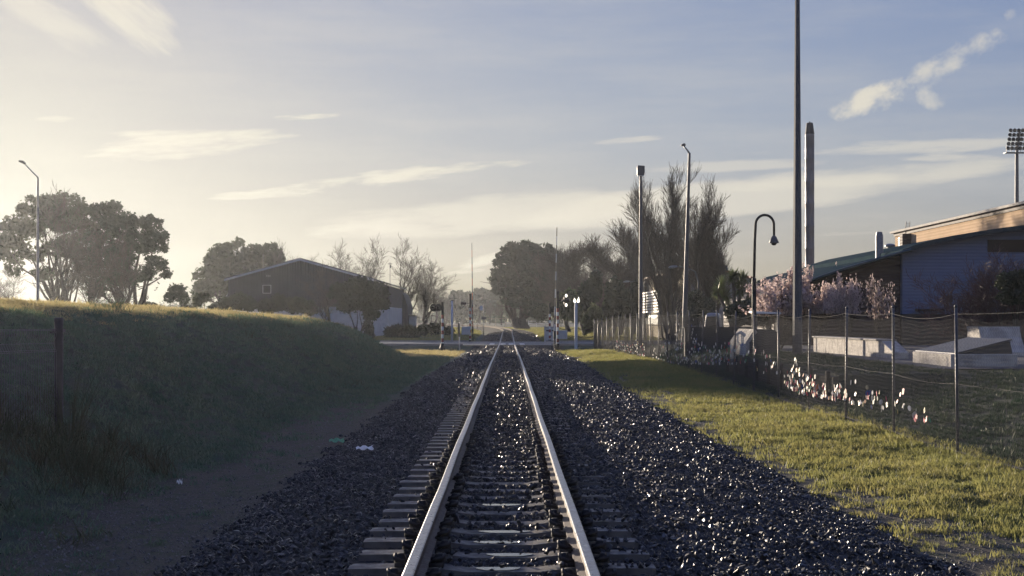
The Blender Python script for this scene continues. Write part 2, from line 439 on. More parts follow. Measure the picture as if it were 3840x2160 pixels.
# sleepers
SP, SY0 = .575, 9.88
def sleeper_mesh():
    mb = MB()
    prof = [(-.125, -.2), (.125, -.2), (.105, 0), (-.105, 0)]
    xs = [(-1.06, 0), (-1.03, .004), (-.45, .006), (-.25, -.02), (.25, -.02), (.45, .006), (1.03, .004), (1.06, 0)]
    vs = []
    for x, dz in xs:
        for (y, z) in prof: vs.append((x, y * (.9 if abs(x) > 1.05 else 1), z + (dz if z == 0 else 0)))
    fs = [(i * 4 + j, i * 4 + (j + 1) % 4, (i + 1) * 4 + (j + 1) % 4, (i + 1) * 4 + j) for i in range(7) for j in range(4)] + [(3, 2, 1, 0), (28, 29, 30, 31)]
    mb.add(vs, fs)
    return mb.mesh('sleeper', M['sleeper'])
slm = sleeper_mesh()
cm = MB()
cm.box((0, 0, .012), (.10, .15, .03))
cm.lathe([(.045, 0), (.042, .035), (.03, .05), (.028, .058), (.004, .06)], (.02, 0, .02), 7)
cm.tube([(-.03, -.05, .03), (.0, -.075, .05), (.05, -.06, .06), (.055, 0, .07), (.05, .06, .055), (.0, .07, .04), (-.04, .04, .035)], .013, 6)
cmesh = cm.mesh('rail_clip', M['clip'])
cmesh.polygons.foreach_set('use_smooth', [True] * len(cmesh.polygons))
pm = MB()
pts = [(.18 * math.cos(a) * (1 + .18 * math.sin(3 * a)) , .075 * math.sin(a) * (1 + .15 * math.cos(2 * a)), 0) for a in np.linspace(0, 6.283, 28)[:-1]]
pm.prism(pts, (0, 0, .004))
pmesh = pm.mesh('puddle', M['water'])
rest_s, rest_c = MB(), MB()
for n in range(-5, 320):
    y = SY0 + SP * n
    if y > 102.3 and y < 119: continue
    if y > 190: break
    z = float(tprof(y)) - .165
    if n < 95:
        s = bpy.data.objects.new('sleeper', slm); COL.objects.link(s); s.parent = track
        s.location = (rng.normal(0, .012), y + rng.normal(0, .012), z + rng.normal(0, .003)); s.rotation_euler = (0, 0, rng.normal(0, .006))
        if n < 20:
            for sx in (-1, 1):
                for si in (-1, 1):
                    c = bpy.data.objects.new('rail_clip', cmesh); COL.objects.link(c); c.parent = s
                    c.location = (sx * .569 + si * .115 * sx, rng.normal(0, .01), .003); c.rotation_euler = (0, 0, (0 if si * sx > 0 else math.pi) + rng.normal(0, .1))
                    c.scale = (1, 1, 1.15)
            if n in (0, 1, 2, 3, 6):
                w = bpy.data.objects.new('puddle', pmesh); COL.objects.link(w); w.parent = s
                w.location = (rng.normal(-.01, .03), 0, -.0185); w.scale = (1.0 + rng.normal(0, .15), 1.05, 1)
    else:
        rest_s.box((0, y, z - .1), (2.1, .22, .2))
    if n >= 20 and n < 130:
        for sx in (-1, 1):
            for si in (-1, 1): rest_c.box((sx * .569 + si * .115, y, z + .03), (.10, .14, .08), taper=.6)
rest_s.build('sleeper', M['sleeper'], track)['kind'] = 'stuff'
rest_c.build('rail_clip', M['clip'], track)['kind'] = 'stuff'
# crossing panels between and beside the rails
for a, b2 in ((-1.55, -.68), (-.49, .49), (.68, 1.55)):
    mb = MB()
    mb.box(((a + b2) / 2, 110.4, float(tprof(110.4)) - .075), (b2 - a, 14.4, .11))
    bevel(mb.build('crossing_panel', M['asphalt'], track), .01)
mb = MB()
for a in (-1.12, -.3, .3, 1.12):
    zz = float(tprof(106))
    for yy in (104.4, 106.0, 107.6):
        mb.box((a, yy, zz - .015), (.36, 1.1, .03))
mb.build('lit_panel_patch', M['white'], track)['kind'] = 'stuff'  # white put in for sunlit patches of the concrete panels

# ------------------------------------------------------------------ scatter (uncountable stuff only)
def scatter(name, P, rot, scl, idx, sources, label, cat):
    me = bpy.data.meshes.new(name)
    P = np.asarray(P, np.float32)
    me.vertices.add(len(P)); me.vertices.foreach_set('co', P.ravel())
    a = me.attributes.new('rot', 'FLOAT_VECTOR', 'POINT'); a.data.foreach_set('vector', np.asarray(rot, np.float32).ravel())
    a = me.attributes.new('scl', 'FLOAT_VECTOR', 'POINT'); a.data.foreach_set('vector', np.asarray(scl, np.float32).ravel())
    a = me.attributes.new('idx', 'INT', 'POINT'); a.data.foreach_set('value', np.asarray(idx, np.int32))
    o = link(name, me)
    g = bpy.data.node_groups.new(name + '_nodes', 'GeometryNodeTree')
    g.interface.new_socket('Geometry', in_out='INPUT', socket_type='NodeSocketGeometry')
    g.interface.new_socket('Geometry', in_out='OUTPUT', socket_type='NodeSocketGeometry')
    N = g.nodes.new; L = g.links.new
    gi = N('NodeGroupInput'); go = N('NodeGroupOutput'); jn = N('GeometryNodeJoinGeometry')
    def attr(nm, ty):
        x = N('GeometryNodeInputNamedAttribute'); x.data_type = ty; x.inputs['Name'].default_value = nm
        return [q for q in x.outputs if q.enabled and q.name == 'Attribute'][0]
    ar, asx, ai = attr('rot', 'FLOAT_VECTOR'), attr('scl', 'FLOAT_VECTOR'), attr('idx', 'INT')
    for k, me_s in enumerate(sources):
        so = bpy.data.objects.new(name + '_piece', me_s)
        oi = N('GeometryNodeObjectInfo'); oi.inputs['Object'].default_value = so
        ip = N('GeometryNodeInstanceOnPoints')
        cp = N('FunctionNodeCompare'); cp.data_type = 'INT'; cp.operation = 'EQUAL'
        ins = [q for q in cp.inputs if q.enabled]
        L(ai, ins[0]); ins[1].default_value = k
        L(gi.outputs[0], ip.inputs['Points']); L(oi.outputs['Geometry'], ip.inputs['Instance'])
        L(cp.outputs[0], ip.inputs['Selection']); L(ar, ip.inputs['Rotation']); L(asx, ip.inputs['Scale'])
        L(ip.outputs[0], jn.inputs[0])
    L(jn.outputs[0], go.inputs[0])
    md = o.modifiers.new('scatter', 'NODES'); md.node_group = g
    return tag(o, label, cat, None, 'stuff')

def rock(seed, m, flat=.7):
    r = np.random.default_rng(seed)
    bm = bmesh.new()
    for p in r.normal(0, 1, (13, 3)):
        p = p / np.linalg.norm(p) * (.75 + .35 * r.random())
        bm.verts.new((p[0] * .5, p[1] * .36, p[2] * .5 * flat))
    res = bmesh.ops.convex_hull(bm, input=bm.verts)
    for v in [v for v in bm.verts if not v.link_faces]: bm.verts.remove(v)
    me = bpy.data.meshes.new('stone'); bm.to_mesh(me); bm.free(); me.materials.append(m)
    return me
def bands(spec, xr):
    P = []
    for y0, y1, dens in spec:
        n = int((y1 - y0) * (xr[1] - xr[0]) * dens)
        P.append(np.stack([rng.uniform(*xr, n), rng.uniform(y0, y1, n)], 1))
    return np.concatenate(P)
B = bands([(8.2, 14, 700), (14, 22, 540), (22, 34, 300), (34, 60, 110), (60, 102.4, 44), (119, 190, 12)], (-3.1, 3.9))
w = ballast_w(B[:, 0], B[:, 1]); B = B[rng.random(len(B)) < w * 1.0 + .02 * (w > .01)]
X, Y = B[:, 0], B[:, 1]
ph = np.abs(((Y - SY0 + SP / 2) % SP) - SP / 2)
onsl = (ph < .125) & (np.abs(X) < 1.06)
inner = np.abs(X) < .5
cover = np.where(inner, .3 + .8 * sm(10.5, 18, Y), np.where(X < 0, .05 + .6 * sm(22, 50, Y), .42 + .75 * sm(10.5, 17, Y)))
gauge = np.abs(np.abs(X) - .569) < .1
keep = (~onsl | (rng.random(len(X)) < cover)) & ~gauge
B, X, Y, onsl = B[keep], X[keep], Y[keep], onsl[keep]
far = np.clip(Y / 20, .9, 3.2) ** .62
sc = rng.gamma(7, .0064, len(X)).clip(.022, .10) * far
Z = zg(X, Y, False) + np.where(onsl, .05, .0) + sc * .12 + .02 * wob(X, Y, 5.0, 2) + np.where(np.abs(X) < .5, .01 + .03 * sm(12, 25, Y), 0)
crib = (np.abs(X) < 1.06) & ~onsl
Z = Z - np.where(crib, .022 * (1 - sm(13, 30, Y)), 0)
rot = rng.uniform(-math.pi, math.pi, (len(X), 3)); rot[:, :2] *= .35
scatter('ballast', np.stack([X, Y, Z], 1), rot, sc[:, None] * rng.uniform(.8, 1.25, (len(X), 3)), rng.integers(0, 6, len(X)), [rock(s, M['stone']) for s in range(6)],
        'dark wet crushed stone ballast around the railway track', 'ballast')
# pebbles on the dirt margin
B = bands([(8.5, 16, 420), (16, 30, 170), (30, 45, 50)], (-4.8, 4.6))
dw = dirt_w(B[:, 0], B[:, 1]); B = B[(rng.random(len(B)) < dw) & (np.abs(B[:, 0]) > 2.4) & (np.abs(B[:, 0]) < 5)]
X, Y = B.T; sc = rng.gamma(3, .006, len(X)).clip(.008, .06)
rot = rng.uniform(-3, 3, (len(X), 3))
scatter('gravel', np.stack([X, Y, zg(X, Y) + sc * .1], 1), rot, sc[:, None] * np.ones(3), rng.integers(0, 3, len(X)), [rock(20 + s, M['pebble'], .6) for s in range(3)],
        'loose gravel scattered over the bare earth beside the ballast', 'gravel')

def tuft(seed, m, nb=26, rad=.09, h=(.03, .08), w=.004, lean=.6):
    r = np.random.default_rng(seed); V = []; F = []
    for _ in range(nb):
        a = r.uniform(0, 6.28); d = rad * math.sqrt(r.random()); b0 = np.array([d * math.cos(a), d * math.sin(a), -.01])
        H = r.uniform(*h); az = r.uniform(0, 6.28); ln = r.uniform(.15, lean) * H
        tip = b0 + np.array([ln * math.cos(az), ln * math.sin(az), H]); mid = b0 + np.array([ln * .35 * math.cos(az), ln * .35 * math.sin(az), H * .6])
        s = np.array([-math.sin(az), math.cos(az), 0]); t = r.uniform(0, 6.28); s = np.array([math.cos(t), math.sin(t), 0]) * w
        o = len(V); V += [b0 - s, b0 + s, mid + s * .8, mid - s * .8, tip + s * .12, tip - s * .12]
        F += [(o, o + 1, o + 2, o + 3), (o + 3, o + 2, o + 4, o + 5)]
    return npmesh('tuft', V, F, m)
# grass of the right-hand strip and the slope behind the fence
B = np.concatenate([bands([(9, 16, 120), (16, 26, 90), (26, 45, 46), (45, 75, 22), (75, 102, 14)], (3.3, 7.3)), bands([(17, 34, 26), (34, 52, 14), (52, 75, 7)], (7.3, 13))])
dw = dirt_w(B[:, 0], B[:, 1]); bw = ballast_w(B[:, 0], B[:, 1])
cl = .55 + .5 * wob(B[:, 0], B[:, 1], 1.6, 2)
keep = rng.random(len(B)) < (1 - .93 * dw) * (1 - bw) * np.clip(cl + .35, .25, 1)
keep &= ~((B[:, 0] > 11.2) & (B[:, 1] > 36)) & ~((B[:, 0] > 7.8) & (B[:, 0] < 8.25) & (B[:, 1] > 34) & (B[:, 1] < 52))
B = B[keep]; X, Y = B.T
sc = rng.uniform(.7, 1.35, len(X)) * (Y / 16).clip(.9, 3.2) ** .55 * (.75 + .5 * np.clip(wob(X, Y, .9, 0) + .5, 0, 1))
rot = np.stack([rng.normal(0, .12, len(X)), rng.normal(0, .12, len(X)), rng.uniform(0, 6.28, len(X))], 1)
PG = np.stack([X, Y, zg(X, Y)], 1); SG = sc[:, None] * np.stack([np.ones(len(X)), np.ones(len(X)), rng.uniform(.6, 1.15, len(X))], 1); IG = rng.integers(0, 4, len(X))
for nm, mk_, mt_, lb_ in (('grass', X < 7.1, 'grass', 'short dewy grass on the verge beside the chain-link fence'), ('terrace_grass', X >= 7.1, 'hedge', 'grass with shade painted in, on the slope and terrace behind the fence')):
    scatter(nm, PG[mk_], rot[mk_], SG[mk_], IG[mk_], [tuft(40 + s, M['grass' if mt_ == 'grass' else 'shadegrass'], 30) for s in range(4)], lb_, 'grass')
# grass of the bank
B = bands([(9, 18, 75), (18, 30, 62), (30, 50, 34), (50, 75, 18), (75, 102, 14)], (-15, -3.0))
dw = dirt_w(B[:, 0], B[:, 1]); cl = .6 + .5 * wob(B[:, 0], B[:, 1], 1.2, 1)
keep = rng.random(len(B)) < (1 - .95 * dw) * np.clip(cl + .4, .3, 1) * np.where(B[:, 0] < -11, .6, 1)
B = B[keep]; X, Y = B.T
sc = rng.uniform(.7, 1.5, len(X)) * (Y / 16).clip(.9, 3) ** .55 * (.8 + .6 * np.clip(wob(X, Y, .7, 0), 0, 1))
rot = np.stack([rng.normal(0, .15, len(X)), rng.normal(.12, .15, len(X)), rng.uniform(0, 6.28, len(X))], 1)
PB = np.stack([X, Y, zg(X, Y)], 1); SB = sc[:, None] * np.stack([np.ones(len(X)), np.ones(len(X)), rng.uniform(.5, 1.0, len(X))], 1); IB = rng.integers(0, 4, len(X))
golden = ((X + .5 * wob(X, Y, 1.3, 2) + rng.normal(0, .25, len(X))) < -8.3) & (Y < 90)  # tufts that get the sunlit gold put into their colour
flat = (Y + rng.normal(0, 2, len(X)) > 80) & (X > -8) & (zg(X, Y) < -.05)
for nm, mk_, mt_, lb_ in (('bank_grass', ~golden & ~flat, 'bundgrass', 'rough grass covering the shaded bank left of the track'), ('roadside_grass', flat & ~golden, 'sunlitgrass', 'grass with sunlit gold painted in, between the end of the bank and the road'), ('crest_grass', golden, 'sunlitgrass', 'grass with sunlit gold painted in, along the crest of the bank')):
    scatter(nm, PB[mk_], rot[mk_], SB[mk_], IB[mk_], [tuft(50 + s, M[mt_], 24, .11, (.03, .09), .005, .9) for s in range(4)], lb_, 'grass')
B = bands([(12, 30, 1.3), (30, 60, 1.0), (60, 88, .6)], (-9, -3.6))
B = B[rng.random(len(B)) < np.clip(.15 + .9 * wob(B[:, 0], B[:, 1], 1.1, 0), 0, 1)]; X, Y = B.T
sc = rng.uniform(.5, 1.25, len(X)); rot = np.stack([rng.normal(0, .2, len(X)), rng.normal(.1, .2, len(X)), rng.uniform(0, 6.28, len(X))], 1)
scatter('bank_weeds', np.stack([X, Y, zg(X, Y)], 1), rot, sc[:, None] * np.array([1.3, 1.3, .8]), rng.integers(0, 3, len(X)),
        [tuft(80 + s, M['longgrass'], 26, .14, (.10, .28), .004, 1.2) for s in range(3)], 'scattered rough weeds and dead stalks on the face of the bank', 'weeds')
# meadow beyond the road
B = bands([(119.5, 150, 4), (150, 260, 1.2)], (-30, 30))
X, Y = B.T; keep = (np.abs(X - trackx(Y)) > 3.6); X, Y = X[keep], Y[keep]
sc = rng.uniform(2.5, 4.5, len(X))
rot = np.stack([X * 0, X * 0, rng.uniform(0, 6.28, len(X))], 1)
scatter('meadow_grass', np.stack([X, Y, zg(X, Y)], 1), rot, sc[:, None] * np.array([1.4, 1.4, .6]), rng.integers(0, 4, len(X)),
        [tuft(60 + s, M['grass'], 30) for s in range(4)], 'mown grass on both sides of the line beyond the road', 'grass')
# long grass around the mesh fence on the left
B = np.stack([rng.uniform(-7.2, -3.9, 900), rng.uniform(12, 20.5, 900)], 1)
kk = np.exp(-((B[:, 0] + 5.2) / .75) ** 2 - ((B[:, 1] - 16.6) / 1.6) ** 2); B = B[rng.random(900) < kk]; X, Y = B.T
sc = rng.uniform(.8, 1.6, len(X)); rot = np.stack([rng.normal(0, .2, len(X)), rng.normal(0, .2, len(X)), rng.uniform(0, 6.28, len(X))], 1)
scatter('long_grass', np.stack([X, Y, zg(X, Y)], 1), rot, sc[:, None] * np.ones(3), rng.integers(0, 3, len(X)),
        [tuft(70 + s, M['longgrass'], 22, .12, (.12, .34), .004, 1.2) for s in range(3)], 'long uncut grass around the foot of the mesh fence', 'grass')
# ------------------------------------------------------------------ chain-link fence (right)
FENCE = 6.75
def fx(y): return FENCE - .5 * float(sm(75, 102, y))
def fz(y): return zg1(fx(y), y)
FP = [17.7 + 3.5 * k for k in range(25)]
fence = thing('chain_link_fence', 'tall galvanised chain-link fence hung with coloured tags beside the verge', 'fence', (FENCE, 17.7, 0))
FO = Vector((FENCE, 17.7, 0))
pmb = MB(); pmb.tube([(0, 0, -.3), (0, 0, 2.22)], .024, 8); pmb.lathe([(.027, 2.2), (.027, 2.23), (.004, 2.245)], n=8)
postm = pmb.mesh('post', M['galvdark'], True)
def panel_mesh(seed):
    r = np.random.default_rng(seed); A = .033; nw = int(3.5 / (2 * A)); nz = 61
    mb = MB(); V = []; F = []
    for iw in range(nw + 1):
        for zz in range(nz + 1):
            z = .04 + zz * A
            y = iw * 2 * A + (A if zz % 2 else -A) * 1.06
            y = min(max(y, .0), 3.5)
            u = y / 3.5
            sag = 4 * u * (1 - u)
            z2 = z * (1 - .038 * sag * (z / 2.07)) + .012 * sag * math.sin(y * 5 + seed)
            x = .014 * math.sin(y * 1.8 + seed) * math.sin(z * 1.6) + .004 * (1 if (zz % 2) else -1)
            V.append((x, y, z2))
    V = np.array(V).reshape(nw + 1, nz + 1, 3)
    rad = .0030
    offs = np.array([(rad, 0, 0), (-rad * .5, rad * .87, 0), (-rad * .5, -rad * .87, 0)])
    VV = (V[:, :, None, :] + offs[None, None]).reshape(-1, 3)
    idx = np.arange((nw + 1) * (nz + 1) * 3).reshape(nw + 1, nz + 1, 3)
    FF = []
    for j in range(3):
        a = idx[:, :-1, j]; b = idx[:, :-1, (j + 1) % 3]; c = idx[:, 1:, (j + 1) % 3]; d = idx[:, 1:, j]
        FF.append(np.stack([a, b, c, d], -1).reshape(-1, 4))
    return npmesh('mesh_panel', VV, np.concatenate(FF), M['wire'], True)
pan = [panel_mesh(s) for s in (1, 2, 3)]
for k, y in enumerate(FP):
    p = link('post', postm, fence, Vector((fx(y), y, fz(y))) - FO); p.rotation_euler = (rng.normal(0, .008), rng.normal(0, .01), 0)
    if k < 24:
        y2 = y + 3.5
        m_ = link('mesh_panel', pan[k % 3], fence, Vector((fx(y) - .028, y, fz(y))) - FO)
        m_.rotation_euler = (math.atan2(fz(y2) - fz(y), 3.5), 0, -math.atan2(fx(y2) - fx(y), 3.5))
for hh, sg in ((2.1, .085), (1.06, .05), (.06, .02)):
    pts = []
    for y in FP[:-1]:
        for u in (0, .2, .4, .6, .8):
            yy = y + 3.5 * u; pts.append(Vector((fx(yy) - .03, yy, fz(y) * (1 - u) + fz(y + 3.5) * u + hh - sg * 4 * u * (1 - u) * (.6 + .5 * math.sin(y)))) - FO)
    mb = MB(); mb.tube(pts, .003, 4); mb.build('line_wire', M['wire'], fence, True)
mb = MB(); mb.box((0, 0, .02), (.07, .07, .1)); mb.tube([(0, 0, -.2), (0, 0, 2.28)], .045, 8)
e = mb.build('end_post', M['galvdark'], fence, False, Vector((fx(102.0), 102.0, fz(101.9))) - FO)

# ------------------------------------------------------------------ coloured tags on the fence
def tag_mesh(kind, shape):
    mb = MB()
    if shape == 'round': pts = [(.0, .036 * math.cos(a), .05 * math.sin(a)) for a in np.linspace(0, 6.283, 13)[:-1]]
    elif shape == 'diamond': pts = [(0, 0, .052), (0, .046, 0), (0, 0, -.052), (0, -.046, 0)]
    else: pts = [(0, -.026, -.04), (0, .026, -.04), (0, .028, .03), (0, .012, .045), (0, -.012, .045), (0, -.028, .03)]
    mb.prism(pts, (.003, 0, 0))
    return mb.mesh('plastic_tag', M['tag_' + kind])
SHAPES = ('round', 'diamond', 'clip')
TM = {(c, s): tag_mesh(c, s) for c in TAGC for s in SHAPES}
WORD = {'round': 'rounded', 'diamond': 'diamond-shaped', 'clip': 'notched'}
def tag_at(px, py):
    y = (FENCE) * FPX / (px - VX); y = y if y < 75 else min(100, (FENCE - .5 * float(sm(75, 102, y))) * FPX / (px - VX))
    return y, wz(py, y)
spots = []
def seg(x0, x1, n, lo, hi, pal):
    for _ in range(n):
        u = rng.random(); px = x0 + (x1 - x0) * u
        b = lo(px); t_ = hi(px); v = rng.random() ** 1.5
        spots.append((px, b + (t_ - b) * v, rng.choice(list(pal.keys()), p=np.array(list(pal.values())) / sum(pal.values()))))
PALL = dict(white=50, pink=24, red=8, blue=6, green=3, orange=5, yellow=4)
PAL2 = dict(white=62, pink=9, blue=16, red=4, green=5, orange=2, yellow=3)
bot = lambda px: np.interp(px, [1840, 1900, 1960, 2010, 2060, 2120, 2180, 2240, 2300, 2345], [905, 928, 952, 985, 997, 1008, 1018, 1034, 1050, 1060])
seg(1995, 2065, 92, bot, lambda p: np.interp(p, [1995, 2018, 2040, 2065], [945, 925, 935, 950]), PALL)
seg(2060, 2125, 46, bot, lambda p: 968, PALL)
seg(2120, 2200, 32, bot, lambda p: 955 if rng.random() < .3 else 985, PALL)
seg(2200, 2290, 22, bot, lambda p: 985, PALL)
seg(2290, 2345, 7, bot, lambda p: bot(p) - 30, PALL)
for p in ((2008, 903, 'white'), (2011, 908, 'white'), (2008, 914, 'white'), (2013, 917, 'white'), (2004, 922, 'white'), (2000, 930, 'pink'), (2012, 931, 'pink'), (2342, 1054, 'pink'), (2351, 1057, 'green'), (2268, 1010, 'pink'), (2240, 1003, 'pink'), (2137, 984, 'red'), (2150, 962, 'white'), (2162, 960, 'blue')): spots.append(p)
seg(1965, 2000, 16, bot, lambda p: 935, PALL)
seg(1850, 1965, 40, lambda p: bot(p) + 2, lambda p: bot(p) - 55, PAL2)
near = len(spots)
i_ = 0
for (px, py, c) in spots[:300]:
    y, z = tag_at(px, py)
    s = SHAPES[int(rng.choice(3, p=[.45, .25, .3]))]
    o = bpy.data.objects.new('plastic_tag', TM[(c, s)]); COL.objects.link(o)
    o.location = (fx(y) - .036, y, max(z, fz(y) + .12)); o.rotation_euler = (rng.normal(0, .35), rng.normal(0, .15), rng.normal(0, .35))
    sc_ = rng.uniform(.8, 1.25); o.scale = (1, sc_, sc_)
    tag(o, f'{c} {WORD[s]} plastic tag threaded into the chain-link fence', 'tag', 'plastic tags on the chain-link fence')
mbs = {c: MB() for c in ('white', 'pink', 'blue')}
mb = MB(); keys = list(TAGC)
spots = []
seg(1645, 1850, 230, lambda p: 915, lambda p: 862, dict(white=72, blue=14, pink=6, red=4, green=4))
seg(1700, 1722, 26, lambda p: 880, lambda p: 815, dict(white=1))
seg(1740, 1760, 14, lambda p: 862, lambda p: 800, dict(white=1, blue=.3))
seg(1548, 1625, 120, lambda p: np.interp(p, [1548, 1590, 1625], [872, 890, 898]), lambda p: np.interp(p, [1548, 1590, 1608, 1625], [852, 865, 848, 868]), PALL)
for (px, py, c) in spots:
    y, z = tag_at(px, py); z = max(z, fz(y) + .15)
    rz, t_ = rng.normal(0, .4), rng.normal(0, .4); w_, h_ = rng.uniform(.028, .045), rng.uniform(.035, .055)
    rm = Euler((t_, 0, rz)).to_matrix(); c0 = Vector((fx(y) - .036, y, z))
    mb.prism([c0 + rm @ Vector(q) for q in ((0, -w_, -h_ * .5), (0, 0, -h_), (0, w_, -h_ * .5), (0, w_, h_ * .6), (0, 0, h_), (0, -w_, h_ * .6))], rm @ Vector((.003, 0, 0)), keys.index(c))
tag(mb.build('plastic_tag', [M['tag_' + k] for k in keys]), 'hundreds of white and coloured plastic tags on the far fence bays', 'tags', 'plastic tags on the chain-link fence', 'stuff')

# ------------------------------------------------------------------ mesh fence on the left
f2 = thing('wire_mesh_fence', 'dark wire mesh fence panel with a round post at the foot of the bank', 'fence', (-5.42, 17.3, 0))
F0 = Vector((-5.42, 17.3, 0)); fd = Vector((-.31, -1.3, 0)).normalized()
z0 = wz(1139, 17.3)
mb = MB(); mb.tube([(0, 0, -.4), (0, 0, 1.53)], .052, 12); mb.lathe([(.056, 1.53), (.058, 1.55), (.05, 1.575), (.01, 1.58)], n=12)
smooth_by_angle(mb.build('post', M['brownpost'], f2))
mb = MB(); nw = 52; nrm = Vector((fd.y, -fd.x, 0))
def bend(z): return .045 * max(0, 1 - abs(z - 1.27) / .09) if z > 1.1 else (.03 * max(0, 1 - abs(z - .1) / .07))
for k in range(1, nw):
    b0 = fd * (.05 * k)
    zs = [.0 - .06 * k * .05, .1, .17, 1.18, 1.27, 1.36, 1.44]
    mb.tube([b0 + nrm * bend(z) + Vector((0, 0, z)) for z in zs], .0034, 4, cap=False)
for z in (1.44, 1.425, 1.27, 1.19, 1.17, .1, -.03):
    mb.tube([fd * .03 + nrm * (bend(z) + .005) + Vector((0, 0, z)), fd * (.05 * nw) + nrm * (bend(z) + .005) + Vector((0, 0, z - (.06 * nw * .05 if z < .2 else 0)))], .0038, 4)
mb.build('mesh_panel', M['vmesh'], f2)
mb = MB(); mb.box((0, 0, 1.42), (.13, .13, .035)); mb.box(fd * .1 + Vector((0, 0, 1.40)), (.02, .16, .02), math.atan2(fd.y, fd.x) - math.pi / 2)
mb.build('bracket', M['brownpost'], f2)
# rush clump at its post
def stems(name, label, loc, n, H, rad, lean, m, r0=.004):
    r = np.random.default_rng(int(abs(loc[0] * 100))); mb = MB()
    for _ in range(n):
        a = r.uniform(0, 6.28); d = rad * math.sqrt(r.random()); b0 = Vector((d * math.cos(a), d * math.sin(a), -.05))
        h = H * r.uniform(.5, 1); l = r.uniform(.1, lean) * h; az = a + r.normal(0, .5)
        mb.tube([b0, b0 + Vector((l * .3 * math.cos(az), l * .3 * math.sin(az), h * .55)), b0 + Vector((l * math.cos(az), l * math.sin(az), h))], [r0, r0 * .8, r0 * .3], 3)
    o = mb.build(name, m, None, False, loc); return tag(o, label, 'plant')
stems('rush_clump', 'tall dark rush clump of thin stems at the round fence post', (-5.2, 17.0, zg1(-5.2, 17.0)), 60, 1.15, .16, .45, M['longgrass'])
stems('grass_tussock', 'dark grass tussock below the bank, in front of the rush clump', (-4.75, 16.0, zg1(-4.75, 16)), 150, .5, .25, 1.0, M['longgrass'], .003)
stems('seed_grass', 'bright grass tussock standing up on the crest of the bank', (wx(270, 32), 32.0, zg1(wx(270, 32), 32)), 130, .32, .35, .7, M['bundgrass'], .006)
# litter
def litter(name, label, px, py, w_, d_, m):
    z = -.40; Y = FPX * (CAMZ - z) / (py - VY); X = wx(px, Y); z = zg1(X, Y) + .05
    mb = MB(); n = 7
    for a in range(n):
        for b in range(4):
            mb.v.append(((a / (n - 1) - .5) * w_ * (1 + .15 * math.sin(b * 2.1)), (b / 3 - .5) * d_ * (1 + .2 * math.sin(a * 1.7)), .018 * math.sin(a * 1.9 + b) + .012 * b))
    for a in range(n - 1):
        for b in range(3): mb.f.append((a * 4 + b, a * 4 + b + 1, a * 4 + b + 5, a * 4 + b + 4)); mb.m.append(0)
    o = mb.build(name, m, None, False, (X, Y, z)); sd = o.modifiers.new('thick', 'SOLIDIFY'); sd.thickness = .002
    return tag(o, label, 'litter')
litter('paper_scrap', 'crumpled white paper scrap lying on the ballast left of the track', 918, 1162, .22, .12, M['white'])
litter('green_wrapper', 'bright green wrapper lying at the edge of the ballast', 848, 1116, .22, .22, M['tag_green'])
litter('paper_scrap', 'tiny white paper scrap on the bare earth below the bank', 452, 1222, .06, .04, M['white'])

# ------------------------------------------------------------------ poles and lamps on the right
def poleroot(name, label, px, Y, group=None, z=None):
    x = wx(px, Y); return thing(name, label, 'lamp' if 'lamp' in name or 'light' in name else 'pole', (x, Y, zg1(x, Y) if z is None else z), group)
def octpole(root, H, r0, r1, m, n=10):
    mb = MB(); mb.tube([(0, 0, -.3), (0, 0, H * .5), (0, 0, H)], [r0, (r0 + r1) / 2, r1], n)
    o = mb.build('pole', m, root); smooth_by_angle(o, 60 if n > 8 else 20)
    mb = MB(); mb.box((0, 0, .02), (r0 * 3, r0 * 3, .04)); mb.build('base_plate', m, root)
def flood(root, H, yaw=0.0, s=1.0):
    mb = MB()
    pr = [(-.27, -.36), (.24, -.36), (.29, -.1), (.28, .34), (-.22, .37), (-.28, .2)]
    mb.prism([(x * s, -.16 * s, H + .42 * s + z * s) for x, z in pr], (0, .34 * s, 0))
    h = bevel(mb.build('lamp_housing', M['galvdark'], root), .03)
    mb = MB(); mb.box((0, 0, H + .03 * s), (.46 * s, .3 * s, .03)); mb.build('lens', M['white'], h)
    mb = MB(); mb.tube([(0, 0, H - .1), (0, 0, H + .1)], .05, 8); mb.box((0, .0, H + .0), (.3 * s, .06, .04)); mb.build('bracket', M['galvdark'], root)
r = poleroot('floodlight_pole', 'very tall grey tapered floodlight pole rising out of the top of the picture', 2006, 51)
octpole(r, 12.9, .185, .085, M['galvdark'], 8)
mb = MB(); mb.box((-.02, 0, 12.95), (.5, .05, .06)); mb.tube([(-.1, 0, 12.9), (-.25, 0, 13.02), (-.3, 0, 13.15)], .02, 6); mb.build('bracket', M['galvdark'], r)
mb = MB(); mb.prism([(-.42, -.15, 13.05), (.1, -.15, 13.05), (.14, -.15, 13.6), (-.36, -.15, 13.6)], (0, .3, 0)); h = bevel(mb.build('lamp_housing', M['galvdark'], r), .03)
r = poleroot('floodlight_pole', 'grey floodlight pole with boxy lamp on top, left of the bare poplars', 1612, 100)
hz = wz(443, 100) - r.location.z
octpole(r, hz, .165, .09, M['galvdark'], 10); flood(r, hz, 0, .95)
r = poleroot('street_light', 'leaning grey street light with short kinked arm in front of the bare poplars', 1721, 85)
hz = wz(385, 85) - r.location.z
octpole(r, hz, .16, .075, M['galvdark'], 12); r.rotation_euler = (0, .028, 0)
mb = MB(); mb.tube([(0, 0, hz - .02), (-.12, 0, hz + .16), (-.36, 0, hz + .42)], [.06, .05, .04], 8); mb.build('arm', M['galv'], r, True)
mb = MB(); mb.prism([(-.52, -.1, hz + .40), (-.24, -.1, hz + .42), (-.26, -.1, hz + .54), (-.36, -.1, hz + .58), (-.5, -.1, hz + .5)], (0, .2, 0)); h = bevel(mb.build('lamp_head', M['galvdark'], r), .02)
